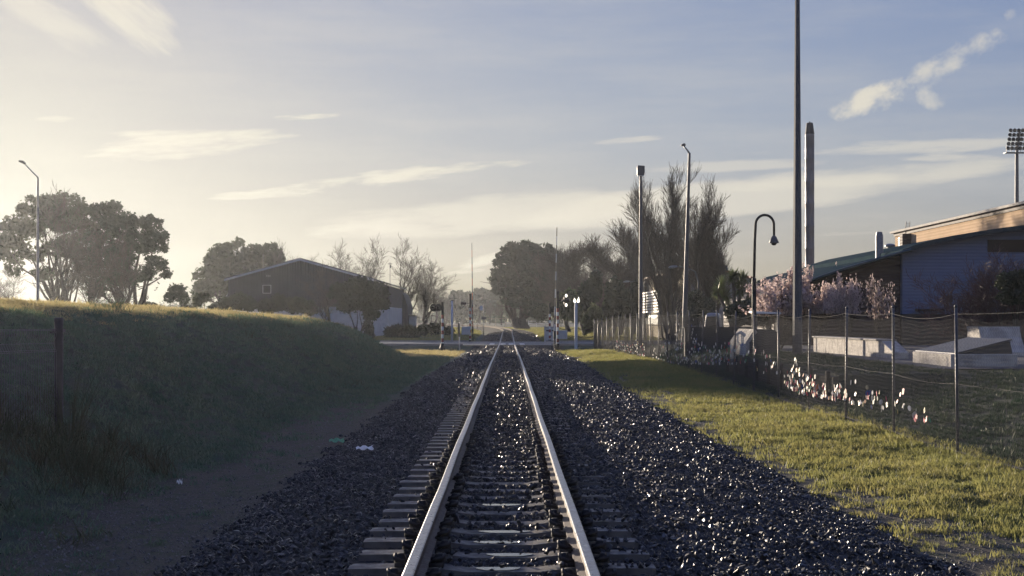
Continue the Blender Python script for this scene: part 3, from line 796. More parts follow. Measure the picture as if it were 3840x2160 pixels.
# gooseneck
r = poleroot('gooseneck_lamp', 'dark gooseneck lamp with hanging bell-shaped shade in front of the blossom trees', 1897, 55)
x0, z0_ = r.location.x, r.location.z
Zt = lambda py: wz(py, 55) - z0_
mb = MB(); mb.tube([(0, 0, -.3), (0, 0, Zt(703))], .085, 12); mb.lathe([(.085, 0), (.085, .03), (.06, .08)], (0, 0, Zt(703) - .01), 12); smooth_by_angle(mb.build('lower_pole', M['black'], r))
rr = px2m(23, 55)
pts = [(0, 0, Zt(703)), (.03, 0, Zt(600)), (.06, 0, Zt(565))] + [(.06 + rr - rr * math.cos(a), 0, Zt(565) + rr * 1.05 * math.sin(a)) for a in np.linspace(.15, math.pi, 14)] + [(.06 + 2 * rr + .005, 0, Zt(592))]
mb = MB(); mb.tube(pts, [.055] * 3 + [.05] * 14 + [.045], 10); mb.build('neck', M['black'], r, True)
cz = Zt(592)
mb = MB(); mb.lathe([(.03, .02), (.06, -.02), (.11, -.08), (.16, -.2), (.19, -.28), (.185, -.3), (.02, -.29)], (.06 + 2 * rr, 0, cz), 20); smooth_by_angle(mb.build('lamp_shade', M['galvdark'], r))
mb = MB(); mb.lathe([(.11, -.28), (.11, -.33), (.07, -.38), (.01, -.395)], (.06 + 2 * rr, 0, cz), 16); smooth_by_angle(mb.build('lens', M['glass'], r))
# left street lamp
r = poleroot('street_light', 'tall street light with long slanting arm beside the round-crowned tree', 95, 100)
hz = wz(447, 100) - r.location.z
octpole(r, hz, .12, .065, M['galv'], 10)
ax, az_ = wx(62, 100) - r.location.x, wz(412, 100) - r.location.z
mb = MB(); mb.tube([(0, 0, hz - .05), (.02, 0, hz), (ax, -.1, az_)], [.06, .055, .035], 8); mb.build('arm', M['galv'], r, True)
mb = MB(); mb.prism([(ax + .05, -.22, az_ - .06), (ax - .38, -.22, az_ + .12), (ax - .34, -.22, az_ + .24), (ax - .05, -.22, az_ + .2), (ax + .1, -.22, az_ + .05)], (0, .26, 0)); bevel(mb.build('lamp_head', M['galvdark'], r), .02)
# small street lamps far right behind the poplars
for px, py, Y, lb in ((1566, 709, 150, 'small curved street lamp in front of the dense poplars'), (1680, 672, 112, 'small curved street lamp in front of the cream building')):
    x = wx(px, Y); zz = wz(py, Y); b = zg1(x + 3, Y)
    r = thing('street_light', lb, 'lamp', (x + 2.4, Y, b))
    mb = MB(); mb.tube([(0, 0, -.2), (0, 0, zz - b - 1.2), (-.25, 0, zz - b - .35), (-1.0, 0, zz - b), (-1.7, 0, zz - b + .03)], [.07, .06, .05, .04, .04], 8); mb.build('pole', M['galvdark'], r, True)
    mb = MB(); mb.lathe([(.02, -.35), (.09, -.25), (.11, 0), (.08, .3), (.02, .36)], (-2.0, 0, zz - b + .02), 10, axis=(1, 0, .12)); mb.build('lamp_head', M['galv'], r, True)

# ------------------------------------------------------------------ level crossing
def banded(root, z0_, z1, r_, top_black, n=12, name='mast'):
    mb = MB(); k = max(2, int(round((z1 - z0_ - top_black) / .26)))
    h = (z1 - top_black - z0_) / k
    for i in range(k):
        mb.tube([(0, 0, z0_ + i * h), (0, 0, z0_ + (i + 1) * h)], r_ + (.002 if i % 2 else 0), n, mi=i % 2, cap=False)
    mb.tube([(0, 0, z1 - top_black), (0, 0, z1)], r_ + .003, n, mi=2)
    smooth_by_angle(mb.build(name, [M['white'], M['red'], M['black']], root))
def light_pair(root, z, side, face=1, edge=False):
    """two lamps with round backplates on an arm; face -1 looks at the camera's back, edge = seen side on"""
    mb = MB(); mb.tube([(0, 0, z), (side * .75, 0, z)], .035, 8); mb.build('lamp_arm', M['black'], root)
    for d in (.28, .62) if not edge else (.5, .5):
        if edge:
            yy = -.12 if d == .5 and not root.get('_e') else .12; root['_e'] = 1
            ax_ = (side, 0, 0)
            c = (side * .45, yy * 2.2, z)
        else: ax_ = (side * .25, -1, 0); c = (side * d, -.02, z)
        mb = MB(); mb.lathe([(.005, -.02), (.27, -.015), (.275, 0), (.27, .012), (.1, .02)], c, 20, axis=ax_); b = smooth_by_angle(mb.build('backplate', M['black'], root))
        mb = MB(); mb.lathe([(.09, 0), (.11, .05), (.12, .34), (.115, .34), (.095, .08)], c, 14, axis=ax_); smooth_by_angle(mb.build('hood', M['black'], b))
        mb = MB(); mb.lathe([(.01, -.16), (.07, -.14), (.1, -.05), (.1, 0)], c, 14, axis=ax_); smooth_by_angle(mb.build('lamp_body', M['black'], b))
    if '_e' in root: del root['_e']
def xing(label, px, Y, basepy, toppy, side, edge, bell, boomoff, z=None):
    x = wx(px, Y); zb = wz(basepy, Y); g = zg1(x, Y)
    r = thing('crossing_signal', label, 'railway signal', (x, Y, g), 'flashing light signals at the level crossing')
    H = wz(toppy, Y) - g
    banded(r, .35, H - (.3 if bell else 0), .085, .9)
    mb = MB(); mb.lathe([(.24, -.1), (.24, .06), (.16, .3), (.12, .52), (.1, .54)], n=12); smooth_by_angle(mb.build('base', M['black'], r))
    if bell:
        mb = MB(); mb.lathe([(.04, 0), (.06, .06), (.09, .08), (.11, .32), (.115, .36), (.02, .37)], (0, 0, H - .36), 12); smooth_by_angle(mb.build('bell', M['black'], r))
    return r, H
r, H = xing('red and white crossing signal with two round lamps, nearest on the left of the track', 1113, 100.6, 869, 760, -1, False, False, 0); light_pair(r, wz(774, 100.6) - r.location.z, -1)
r, H = xing('taller crossing signal with bell and gate motor beyond the road, left of the track', 1183, 119.9, 855, 739, -1, True, True, 0); light_pair(r, wz(763, 119.9) - r.location.z, -1, edge=True)
mb = MB(); mb.box((-.36, 0, wz(832, 119.9) - r.location.z), (.74, .5, .66)); bevel(mb.build('motor_box', M['cabinet'], r), .03)
r, H = xing('crossing signal with bell and sunlit lamp hoods, nearest on the right of the track', 1403, 100.8, 868, 733, 1, True, True, 0); light_pair(r, wz(756, 100.8) - r.location.z, 1, edge=True)
mb = MB(); mb.box((.36, 0, wz(842, 100.8) - r.location.z), (.62, .45, .62)); bevel(mb.build('motor_box', M['cabinet'], r), .03)
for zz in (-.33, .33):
    mb = MB(); mb.lathe([(.01, -.1), (.06, -.08), (.085, .0), (.06, .1), (.01, .13)], (.6, -.05, wz(756, 100.8) - r.location.z + zz), 12); mb.build('glint_glow', M['sunglint_glow'], r, True)  # glow put in as the sun glint on the hoods
r, H = xing('shorter crossing signal standing in front of the grey cabinet beyond the road', 1383, 120.0, 858, 763, 1, False, False, 0); light_pair(r, wz(778, 120) - r.location.z, 1)
def boom(label, px0, py0, px1, py1, ms, Y):
    x = wx(px0, Y); zc = wz(py0, Y); g = zg1(x, Y)
    r = thing('barrier_arm', label, 'barrier', (x, Y, zc), 'raised barrier arms at the level crossing')
    p1 = Vector((wx(px1, Y) - x, 0, wz(py1, Y) - zc)); mb = MB()
    n = 12
    for i in range(n):
        a, b = p1 * (i / n), p1 * ((i + 1) / n)
        mb.tube([a, b], [.055 * (1 - .55 * i / n), .055 * (1 - .55 * (i + 1) / n)], 8, mi=i % 2)
    smooth_by_angle(mb.build('arm', ms, r))
    mb = MB(); mb.box((0, .0, -.12), (.16, .2, .55)); mb.box((.0, 0, -.5), (.09, .12, .5)); mb.tube([(.02, 0, -.6), (.03, 0, -1.05)], .03, 6); mb.box((.03, 0, -.95), (.13, .14, .28)); mb.build('counterweight', M['black'], r)
    mb = MB(); mb.tube([(0, 0, -.2), (.0, .35, -.2)], .05, 8); mb.build('pivot', M['galvdark'], r)
boom('raised dark reddish barrier arm beyond the road, left of the track', 1189, 826, 1187, 611, [M['redtrim'], M['galvdark']], 119.6)
boom('raised pale barrier arm on the near side, right of the track', 1395, 838, 1401, 572, [M['offwhite'], M['timberpale']], 100.5)
# cabinet
x = wx(1384.5, 121.3); g = zg1(x, 121.3)
r = thing('signal_cabinet', 'pale grey signal cabinet behind the crossing signals', 'cabinet', (x, 121.3, g - .02))
hh = wz(823, 121.3) - g
mb = MB(); mb.box((0, 0, hh / 2), (1.02, .7, hh)); bevel(mb.build('body', M['cabinet'], r), .02)
for s in (-1, 1):
    mb = MB(); mb.box((s * .24, -.36, hh / 2), (.44, .02, hh * .86)); d = bevel(mb.build('door', M['cabinet'], r), .006)
    mb = MB(); mb.box((s * .06, -.38, hh * .55), (.03, .03, .14)); mb.build('handle', M['black'], d)
    mb = MB(); mb.box((s * .24, -.375, hh * .82), (.26, .012, .1)); mb.build('vent', M['black'], d)
mb = MB(); mb.box((0, 0, hh + .03), (1.1, .78, .06)); bevel(mb.build('lid', M['galv'], r), .015)
# twin lamp pole
x = wx(1449, 102.6 - .9); Y = 101.7; g = zg1(x, Y)
r = thing('twin_lamp_pole', 'pale blue pole topped by two bright lamps beside the end of the chain-link fence', 'lamp', (x, Y, g)); H = wz(762, Y) - g
mb = MB(); mb.tube([(0, 0, -.2), (0, 0, H)], [.115, .105], 14); smooth_by_angle(mb.build('pole', M['paleblue'], r))
mb = MB(); mb.box((.07, 0, H - .05), (.24, .12, .1)); mb.tube([(.1, 0, H - .02), (.16, -.02, H - .35)], .035, 8); mb.build('bracket', M['galvdark'], r)
for dx, hh in ((-.08, .34), (.15, .42)):
    mb = MB(); mb.lathe([(.02, 0), (.09, .03), (.085, .14), (.03, hh * .8), (.005, hh)], (dx, 0, H + .02), 12, axis=(dx * .8, 0, 1)); mb.build('lamp', M['sunglint_glow'], r, True)  # shells glow in place of sun glints
# cables
def cable(label, a, b, sag):
    pts = [a.lerp(b, u) - Vector((0, 0, sag * 4 * u * (1 - u))) for u in np.linspace(0, 1, 13)]
    mb = MB(); mb.tube(pts, .025, 6); return tag(mb.build('sagging_chain', M['black'], None, True), label, 'chain', 'chains at the crossing')
A = Vector((wx(1403, 100.8) + .1, 100.8, 0)); Bp = Vector((x, 101.7, 0)); C_ = Vector((fx(102), 102, 0))
for py, lb in ((829, 'upper'), (850, 'lower')):
    z = wz(py - 4, 101)
    cable(f'{lb} sagging dark chain between the crossing signal and the twin lamp pole', A + Vector((0, 0, z)), Bp + Vector((-.1, 0, z)), .12)
    cable(f'{lb} sagging dark chain between the twin lamp pole and the fence end', Bp + Vector((.1, 0, z)), C_ + Vector((-.05, 0, z)), .13)
# small post with box (left), pale post, sign post
Y = 101.8; x = wx(1156, Y); g = zg1(x, Y)
r = thing('meter_post', 'thin white post carrying a narrow dark box beside the near left signal', 'post', (x, Y, g))
mb = MB(); mb.tube([(0, 0, -.2), (0, 0, wz(811, Y) - g)], .04, 8); mb.build('post', M['white'], r, True)
mb = MB(); mb.box((-.04, -.06, wz(830, Y) - g), (.13, .12, .98)); bevel(mb.build('box', M['black'], r), .015)
Y = 131; x = wx(1137, Y); g = zg1(x, Y)
r = thing('pale_pole', 'plain pale blue pole on the grass beyond the road, left of the track', 'pole', (x, Y, g)); H = wz(757, Y) - g
mb = MB(); mb.tube([(0, 0, -.2), (0, 0, H)], [.1, .085], 10); mb.build('pole', M['paleblue'], r, True)
mb = MB(); mb.lathe([(.1, 0), (.1, .05), (.02, .1)], (0, 0, H), 10); mb.box((-.06, 0, H - .45), (.06, .2, .1)); mb.build('cap', M['black'], r)
Y = 172; x = wx(1217, Y); g = zg1(x, Y)
r = thing('signal_post', 'thin post with small boards far along the track on its left side', 'post', (x, Y, g)); H = wz(765, Y) - g
mb = MB(); mb.tube([(0, 0, -.2), (0, 0, H)], .045, 8); mb.build('post', M['galvdark'], r, True)
mb = MB(); mb.box((0, -.06, wz(800, Y) - g), (.62, .05, .34)); mb.build('board', M['galvdark'], r)
mb = MB(); mb.box((-.3, -.06, wz(775, Y) - g), (.36, .04, .55)); mb.build('upper_board', M['paleblue'], r)
# fences and gates beyond the crossing
def railfence(name, label, pts, h, rails, m, sp=2.4, group=None):
    r = thing(name, label, 'fence', (pts[0][0], pts[0][1], zg1(*pts[0])), group); O = Vector(r.location)
    for (a, b) in zip(pts[:-1], pts[1:]):
        a, b = Vector((*a, 0)), Vector((*b, 0)); n = max(1, int((b - a).length / sp))
        for i in range(n + 1):
            p = a.lerp(b, i / n); mb = MB(); z = zg1(p.x, p.y); mb.box((0, 0, h / 2 - .1), (.09, .09, h + .2)); mb.build('post', m, r, False, Vector((p.x, p.y, z)) - O)
        for k in range(rails):
            mb = MB(); zz = h * (k + .7) / rails
            mb.tube([a + Vector((0, -.06, zg1(a.x, a.y) + zz)) - O, b + Vector((0, -.06, zg1(b.x, b.y) + zz)) - O], .04, 4); mb.build('rail', m, r)
railfence('rail_fence', 'pale post-and-rail fence behind the track where it curves away', [(wx(1330, 262), 262), (wx(1392, 255), 255)], 1.3, 3, M['offwhite'])
railfence('rail_fence', 'dark post-and-rail fence below the misty trees left of the track', [(wx(1138, 200), 200), (wx(1213, 215), 215)], 1.1, 2, M['timberpale'])
railfence('rail_fence', 'faint wire fence with thin posts beyond the curve of the track', [(wx(1222, 290), 290), (wx(1325, 275), 275)], 1.9, 2, M['timberpale'], 3.5)
r = thing('field_gate', 'small pale barred gate standing on the grass right of the pine', 'gate', (wx(1391, 235), 235, zg1(wx(1391, 235), 235)))
mb = MB()
for k in range(8): mb.tube([(-.5 + k * .14, 0, 0), (-.5 + k * .14, 0, 1.15)], .025, 5)
mb.tube([(-.55, 0, 1.15), (.55, 0, 1.15)], .035, 6); mb.build('bars', M['white'], r)
mb = MB(); mb.tube([(-.56, 0, -.1), (-.56, 0, 1.25)], .05, 6); mb.tube([(.56, 0, -.1), (.56, 0, 1.25)], .05, 6); mb.build('frame', M['white'], r)
r = thing('field_gate', 'low dark tubular gate in front of the hedge, left beyond the road', 'gate', (wx(1108, 165), 165, zg1(wx(1108, 165), 165) + .9))
a_, b_ = px2m(-23, 165), px2m(22, 165)
mb = MB(); mb.tube([(a_, 0, 1.6), (b_, 0, .9)], .035, 6); mb.tube([(a_, 0, .9), (b_, 0, .3)], .03, 6); mb.tube([(a_, 0, -1), (a_, 0, 1.6)], .04, 6); mb.tube([(b_, 0, -1), (b_, 0, .95)], .04, 6); mb.tube([(0, 0, -1), (0, 0, 1.25)], .03, 6); mb.build('frame', M['timber'], r)

# ------------------------------------------------------------------ grey gabled shed (left, beyond the road)
Y = 165.0
r = thing('gabled_shed', 'large dark grey gabled shed with white-painted lower wall beyond the bank', 'shed', (wx(756, Y), Y, 0)); O = Vector(r.location)
xl_, xa, xr_, xr2 = wx(574, Y), wx(756, Y), wx(941, Y), wx(978, Y)
zl, za, zr, zr2 = wz(700, Y), wz(655, Y), wz(707, Y), wz(719, Y)
zb = -.4; zw = wz(772, Y)
D = 22
def P3(x, y, z): return Vector((x, y, z)) - O
mb = MB(); mb.prism([P3(xl_, Y, zw), P3(xr2, Y, zw), P3(xr2, Y, zr2), P3(xr_, Y, zr), P3(xa, Y, za), P3(xl_, Y, zl)], (0, D, 0)); mb.build('wall', M['shedwall'], r)
mb = MB(); mb.box(P3((xl_ + xr2) / 2, Y + D / 2, (zb + zw) / 2), (xr2 - xl_ - .02, D - .02, zw - zb - .004)); mb.build('lower_wall', M['offwhite'], r)
mb = MB()
t_ = .18
xe, ze = wx(566, Y), wz(704, Y)
pf = [(xe, ze), (xa, za + .12), (xr_, zr + .12), (xr2 + .35, zr2 + .02)]
mb.prism([P3(x, Y - .5, z) for x, z in pf] + [P3(x, Y - .5, z + t_) for x, z in reversed(pf)], (0, D + 1, 0)); mb.build('roof', M['shedroof'], r)
mb = MB(); mb.prism([P3(x, Y - .56, z - .16) for x, z in pf[:3]] + [P3(x, Y - .56, z + .06) for x, z in reversed(pf[:3])], (0, .05, 0)); mb.build('bargeboard', M['offwhite'], r)
wx0, wx1, wz0, wz1 = wx(661, Y), wx(682, Y), wz(738, Y), wz(717, Y)
mb = MB()
for (a, b, c, d) in ((wx0, wx1, wz1 - .05, wz1), (wx0, wx1, wz0, wz0 + .05), (wx0, wx0 + .05, wz0 + .05, wz1 - .05), (wx1 - .05, wx1, wz0 + .05, wz1 - .05)):
    mb.box(P3((a + b) / 2, Y - .04, (c + d) / 2), (b - a, .1, d - c))
w_ = mb.build('window', M['offwhite'], r)
mb = MB(); mb.box(P3((wx0 + wx1) / 2, Y - .02, (wz0 + wz1) / 2), (wx1 - wx0 - .1, .04, wz1 - wz0 - .1)); mb.build('pane', M['glass'], w_)
mb = MB()
for k in range(3): mb.box(P3(wx(671 + k * 4, Y), Y - .03, wz(694, Y)), (.1, .06, .22))
mb.build('vent', M['galv'], r)
mb = MB(); mb.tube([P3(wx(651, Y), Y + 3, wz(672, Y) - 1), P3(wx(651, Y), Y + 3, wz(637, Y))], .03, 6); mb.build('aerial', M['galvdark'], r)
mb = MB(); p = P3(wx(974, Y), Y + 4, zr2); mb.tube([p, p + Vector((0, 0, 2.9))], .04, 6); mb.box(p + Vector((0, 0, 2.7)), (.5, .08, .08)); mb.box(p + Vector((.05, 0, 2.4)), (.2, .1, .3)); mb.build('mast', M['galvdark'], r)
# lean-to on its left
Y2 = 168
r = thing('lean_to', 'small lean-to with ribbed iron roof against the left side of the grey shed', 'lean-to', (wx(560, Y2), Y2, 0)); O = Vector(r.location)
a, b = P3(wx(551, Y2), Y2, wz(768, Y2)), P3(wx(575, Y2), Y2, wz(738, Y2))
mb = MB(); mb.prism([a, b, b + Vector((0, 0, .1)), a + Vector((0, 0, .1))], (0, 8, 0)); mb.build('roof', M['corr'], r)
mb = MB(); mb.prism([P3(wx(552, Y2), Y2 + .1, -.4), P3(wx(575, Y2), Y2 + .1, -.4), b + Vector((0, .1, -.02)), a + Vector((.05, .1, -.02))], (0, 7.8, 0)); mb.build('wall', M['shedwall'], r)
# barn behind on the right
Y2 = 186
r = thing('rear_barn', 'narrow dark barn with pale corrugated roof behind the right end of the grey shed', 'barn', (wx(1000, Y2), Y2, 0)); O = Vector(r.location)
q = [P3(wx(x, Y2), Y2, wz(y, Y2)) for x, y in ((975, 848), (1026, 848), (1025, 770), (1016, 742), (1008, 734), (980, 740), (975, 770))]
for p in q[:2]: p.z = -.3
mb = MB(); mb.prism(q, (0, 10, 0)); mb.build('wall', M['shedwall'], r)
a, b = P3(wx(974, Y2 - 4), Y2 - 1.2, wz(771, Y2)), P3(wx(1003, Y2), Y2 + 4.5, wz(732, Y2) + .15)
c0 = P3(wx(994, Y2), Y2 - 1.2, wz(771, Y2)); d0 = P3(wx(1006, Y2), Y2 + 4.5, wz(732, Y2) + .15)
mb = MB(); mb.prism([P3(wx(972, Y2), Y2 - 1, wz(770, Y2)), P3(wx(996, Y2), Y2 - 1, wz(770, Y2)), P3(wx(1008, Y2), Y2 + .4, wz(733, Y2)), P3(wx(980, Y2), Y2 + .4, wz(733, Y2))], (0, .1, .1)); mb.build('roof', M['corr'], r)
mb = MB(); mb.tube([P3(wx(988, Y2), Y2 - .9, wz(774, Y2)), P3(wx(988, Y2), Y2 - .9, -.2)], .05, 6); mb.build('downpipe', M['offwhite'], r)
Y2 = 190
r = thing('white_hut', 'tiny pale hut with flat dark roof right of the barn', 'hut', (wx(1037, Y2), Y2, 0)); O = Vector(r.location)
w_ = px2m(21, Y2); zt = wz(795, Y2)
mb = MB(); mb.box(P3(wx(1036, Y2), Y2, (zt - .4) / 2), (w_, 2.2, zt + .4)); mb.build('wall', M['offwhite'], r)
mb = MB(); mb.prism([P3(wx(1024, Y2), Y2 - 1.4, zt + .06), P3(wx(1049, Y2), Y2 - 1.4, zt - .04), P3(wx(1049, Y2), Y2 - 1.4, zt + .08), P3(wx(1024, Y2), Y2 - 1.4, zt + .18)], (0, 2.8, 0)); mb.build('roof', M['shedroof'], r)

# ------------------------------------------------------------------ cream building with slatted screen
X0, Ya, Yb = 16.5, 130.0, 172.0
r = thing('cream_building', 'cream building with red-brown roof edge and white slatted screen behind the bare poplars', 'building', (X0, Ya, 0)); O = Vector(r.location)
za_ = wz(676, Ya); xE = wx(1885, Ya); xP = wx(1760, Ya); zP = wz(668, Ya); zE = wz(702, Ya)
mb = MB(); mb.prism([P3(X0 + .02, Ya, -.1), P3(xE, Ya, -.1), P3(xE, Ya, zE), P3(xP, Ya, zP), P3(X0 + .02, Ya, za_)], (0, .3, 0)); mb.build('end_wall', M['brickgrey'], r)
mb = MB(); mb.box(P3(X0 + .15, (Ya + Yb) / 2 + .2, za_ / 2 + .5), (.3, Yb - Ya - .3, za_ - 1.1)); mb.build('side_wall', M['cream'], r)
mb = MB(); mb.box(P3(X0 + .13, (Ya + Yb) / 2 + .2, .0), (.3, Yb - Ya - .3, 1.9)); mb.build('base_wall', M['cream'], r)
mb = MB(); mb.prism([P3(X0 - .8, Ya - .4, za_ - .1), P3(xP, Ya - .4, zP + .02), P3(xE + .5, Ya - .4, zE - .06), P3(xE + .5, Ya - .4, zE + .12), P3(xP, Ya - .4, zP + .22), P3(X0 - .8, Ya - .4, za_ + .12)], (0, Yb - Ya + .8, 0)); mb.build('roof', M['redtrim'], r)
mb = MB(); mb.box(P3(X0 - .25, Yb - 3, 4.2), (.5, 6, 4.6)); mb.build('end_shadow_block', M['shedwall'], r)  # dark block stands for the shadowed recess at this end
mb = MB()
zs0, zs1 = wz(784, 150), wz(733, 150)
for k in range(8): mb.box(P3(X0 - 1.0, 155, zs0 + (zs1 - zs0) * k / 7), (.05, 34, .17), rx=0, ry=.35)
mb.build('screen_slats', M['white'], r)
mb = MB()
for yy in np.arange(139, 173, 4.0): mb.box(P3(X0 - .9, yy, (zs0 + zs1) / 2), (.06, .08, zs1 - zs0 + .3)); mb.box(P3(X0 - .45, yy, zs1), (.9, .06, .06))
mb.build('screen_frame', M['galv'], r)
mb = MB(); mb.box(P3(X0 - .04, 154, zs0 - .75), (.12, 30, 1.2)); mb.build('window_band', M['teal'], r)
mb = MB(); xc, zc = wx(1811, Ya + 3), wz(692, Ya + 3)
mb.box(P3(xc, Ya + 3, zc + .1), (1.2, 1.1, .9)); cw = mb.build('roof_vent', M['galv'], r)
mb = MB(); mb.lathe([(.8, .5), (.82, .62), (.72, .82), (.4, .95), (.02, .98)], P3(xc - .05, Ya + 3, zc), 18); smooth_by_angle(mb.build('cowl', M['galv'], cw))
# pale van seen end-on between the fence and the cream building
Y = 118 - 20; x = wx(1792, Y)
Y = 96.0; x = wx(1792, Y)
v = thing('parked_van', 'pale blue-white van parked in the shade behind the fence', 'van', (x, Y, zg1(x, Y) + .0), None, -.19); s = .74
zt = wz(787, Y) - v.location.z
mb = MB(); w_ = px2m(20, Y)
prof = [(-w_, .3), (w_, .3), (w_ * 1.0, zt * .6), (w_ * .8, zt * .93), (w_ * .6, zt), (-w_ * .55, zt), (-w_ * .8, zt * .93), (-w_, zt * .6)]
mb.prism([(a, 0, b) for a, b in prof], (0, 3.6, 0)); bevel(mb.build('body', M['vanpaint'], v), .08, 3)
mb = MB(); mb.prism([(-w_ * .85, -.015, zt * .56), (w_ * .85, -.015, zt * .56), (w_ * .68, -.015, zt * .9), (-w_ * .68, -.015, zt * .9)], (0, .03, 0)); mb.build('rear_window', M['glass'], v)
for sx in (-1, 1):
    mb = MB(); mb.box((sx * w_ * .9, -.02, zt * .45), (.1, .06, .3)); mb.build('tail_light', M['red'], v)
    for yy in (.6, 2.9):
        mb = MB(); mb.lathe([(.1, -.09), (.3, -.09), (.32, -.05), (.32, .05), (.3, .09), (.1, .09)], (sx * (w_ - .1), yy, .32), 18, axis=(1, 0, 0)); wl = smooth_by_angle(mb.build('wheel', M['tyre'], v))
mb = MB(); mb.box((0, -.05, .42), (w_ * 2, .12, .2)); bevel(mb.build('bumper', M['black'], v), .03)

# ------------------------------------------------------------------ flue chimney
Y = 130; x = wx(2037, Y)
r = thing('flue_chimney', 'tall banded metal flue chimney with a tapered sooty cap', 'chimney', (x, Y, 0)); zt = wz(337, Y); rr = px2m(11.3, Y)
mb = MB(); pr = [(rr * 1.03, -.3)]
zz = 0
while zz < zt - 2.0:
    pr += [(rr, zz), (rr, zz + 1.9), (rr * 1.035, zz + 1.93), (rr * 1.035, zz + 2.0)]; zz += 2.05
pr += [(rr, zz), (rr, zt)]
mb.lathe(pr, n=24); smooth_by_angle(mb.build('stack', M['chimney'], r), 50)
mb = MB(); mb.lathe([(rr * 1.06, zt - .02), (rr * .98, zt + .1), (rr * .72, wz(310, Y)), (rr * .6, wz(309, Y))], n=24); mb.lathe([(.06, 0), (.05, .12), (.01, .14)], (0, 0, wz(309, Y)), 8); smooth_by_angle(mb.build('cap', M['soot'], r), 50)

# ------------------------------------------------------------------ sports hall (right)
YF = 75.0
r = thing('sports_hall', 'low blue-grey clad hall with curved roof line and brown end wall', 'building', (wx(2300, YF), YF, 0)); O = Vector(r.location)
def Q(px, py, y=YF): return P3(wx(px, y), y, wz(py, y))
arc = [(2270, 633), (2300, 622), (2350, 607), (2400, 597), (2460, 587), (2520, 578), (2580, 570.5), (2660, 563), (2760, 558)]
zg0 = .1
def base(px, y=YF): return P3(wx(px, y), y, zg0)
zpl = wz(782, YF) - 0
mb = MB(); mb.prism([Q(2270, 790)] + [Q(2760, 790)] + [Q(a, b) for a, b in reversed(arc)], (0, 24, 0)); mb.build('blue_wall', M['bluewall'], r)
mb = MB(); mb.prism([P3(wx(2270, YF), YF + .05, 0), P3(wx(2760, YF), YF + .05, 0), Q(2760, 790) + Vector((0, .05, -.003)), Q(2270, 790) + Vector((0, .05, -.003))], (0, 23.8, 0)); mb.build('plinth', M['plinth'], r)
mb = MB(); mb.prism([P3(wx(1950, YF + .4), YF + .4, 0), P3(wx(2270, YF + .4) - .01, YF + .4, 0), Q(2271.5, 640, YF + .4) + Vector((-.01, 0, 0)), Q(2133, 688, YF + .4), Q(1950, 746, YF + .4)], (0, 18, 0)); mb.build('brown_wall', M['brownwall'], r)
mb = MB()
tr = [Q(a, b - 1, YF - .7) for a, b in arc]
mb.prism([p + Vector((0, 0, -.16)) for p in tr] + [p + Vector((0, 0, .08)) for p in reversed(tr)], (0, 25, 0)); mb.build('curved_roof', M['greenroof'], r)
# lower left roof slope, rising away from the viewer
A_, B_, D_, C_ = Q(1935, 741, YF - .8), Q(2292, 627.5, YF - .8), Q(2348, 607.5, 100), Q(1925, 697, 100)
mb = MB()
n1, n2 = 10, 6
for a in range(n1 + 1):
    for b in range(n2 + 1):
        u, v_ = a / n1, b / n2
        p = (A_ * (1 - u) + B_ * u) * (1 - v_) + (C_ * (1 - u) + D_ * u) * v_
        p = p + Vector((0, 0, .12 * math.sin(math.pi * u) * (1 - v_)))
        mb.v.append(p)
for a in range(n1):
    for b in range(n2): mb.f.append((a * (n2 + 1) + b, (a + 1) * (n2 + 1) + b, (a + 1) * (n2 + 1) + b + 1, a * (n2 + 1) + b + 1)); mb.m.append(0)
o = mb.build('roof', M['greenroof'], r); sd = o.modifiers.new('t', 'SOLIDIFY'); sd.thickness = .12; sd.offset = -1
mb = MB(); mb.tube([A_ + Vector((0, -.06, .0)), (A_ + B_) / 2 + Vector((0, -.06, .12)), B_ + Vector((0, -.06, 0))], .07, 8); mb.build('gutter', M['greenedge'], r)
pA = Q(1990, 690, 108); pB = Q(2050, 665, 100)
mb = MB(); mb.prism([Q(1905, 706, 100.6), Q(2048, 666, 100.6), P3(wx(2048, 100.6), 100.6, 0), P3(wx(1905, 100.6), 100.6, 0)], (3, 12, 0)); mb.build('rear_wing', M['greenedge'], r)
mb = MB(); mb.lathe([(.21, 0), (.21, 1.55), (.17, 1.7), (.17, 1.78), (.02, 1.8)], Q(2212, 653, 79) + Vector((0, 0, -.25)), 16); smooth_by_angle(mb.build('flue_pipe', M['galv'], r))
mb = MB(); mb.lathe([(.2, 0), (.2, .3), (.34, .32), (.34, .42), (.2, .5), (.02, .52)], Q(2239, 629, 92) + Vector((0, 0, -.1)), 14); smooth_by_angle(mb.build('roof_vent', M['galv'], r))
def panel(nm, x0, y0, x1, y1, m, d=.05, off=.03):
    a, b = Q(x0, y1), Q(x1, y0); mb = MB(); mb.box(((a.x + b.x) / 2, a.y - off, (a.z + b.z) / 2), (b.x - a.x, d, b.z - a.z)); return mb.build(nm, m, r)
panel('window', 2484, 603, 2640, 634, M['glass'])
panel('vent', 2379, 743, 2396, 760, M['plinth'])
panel('vent', 2460, 744, 2476, 760, M['plinth'])
panel('door_canopy', 2302, 777, 2370, 783, M['black'], .5, .2)
mb = MB(); mb.box(Q(2288, 631, YF - .6), (.2, .2, .14)); mb.build('security_lamp', M['black'], r)
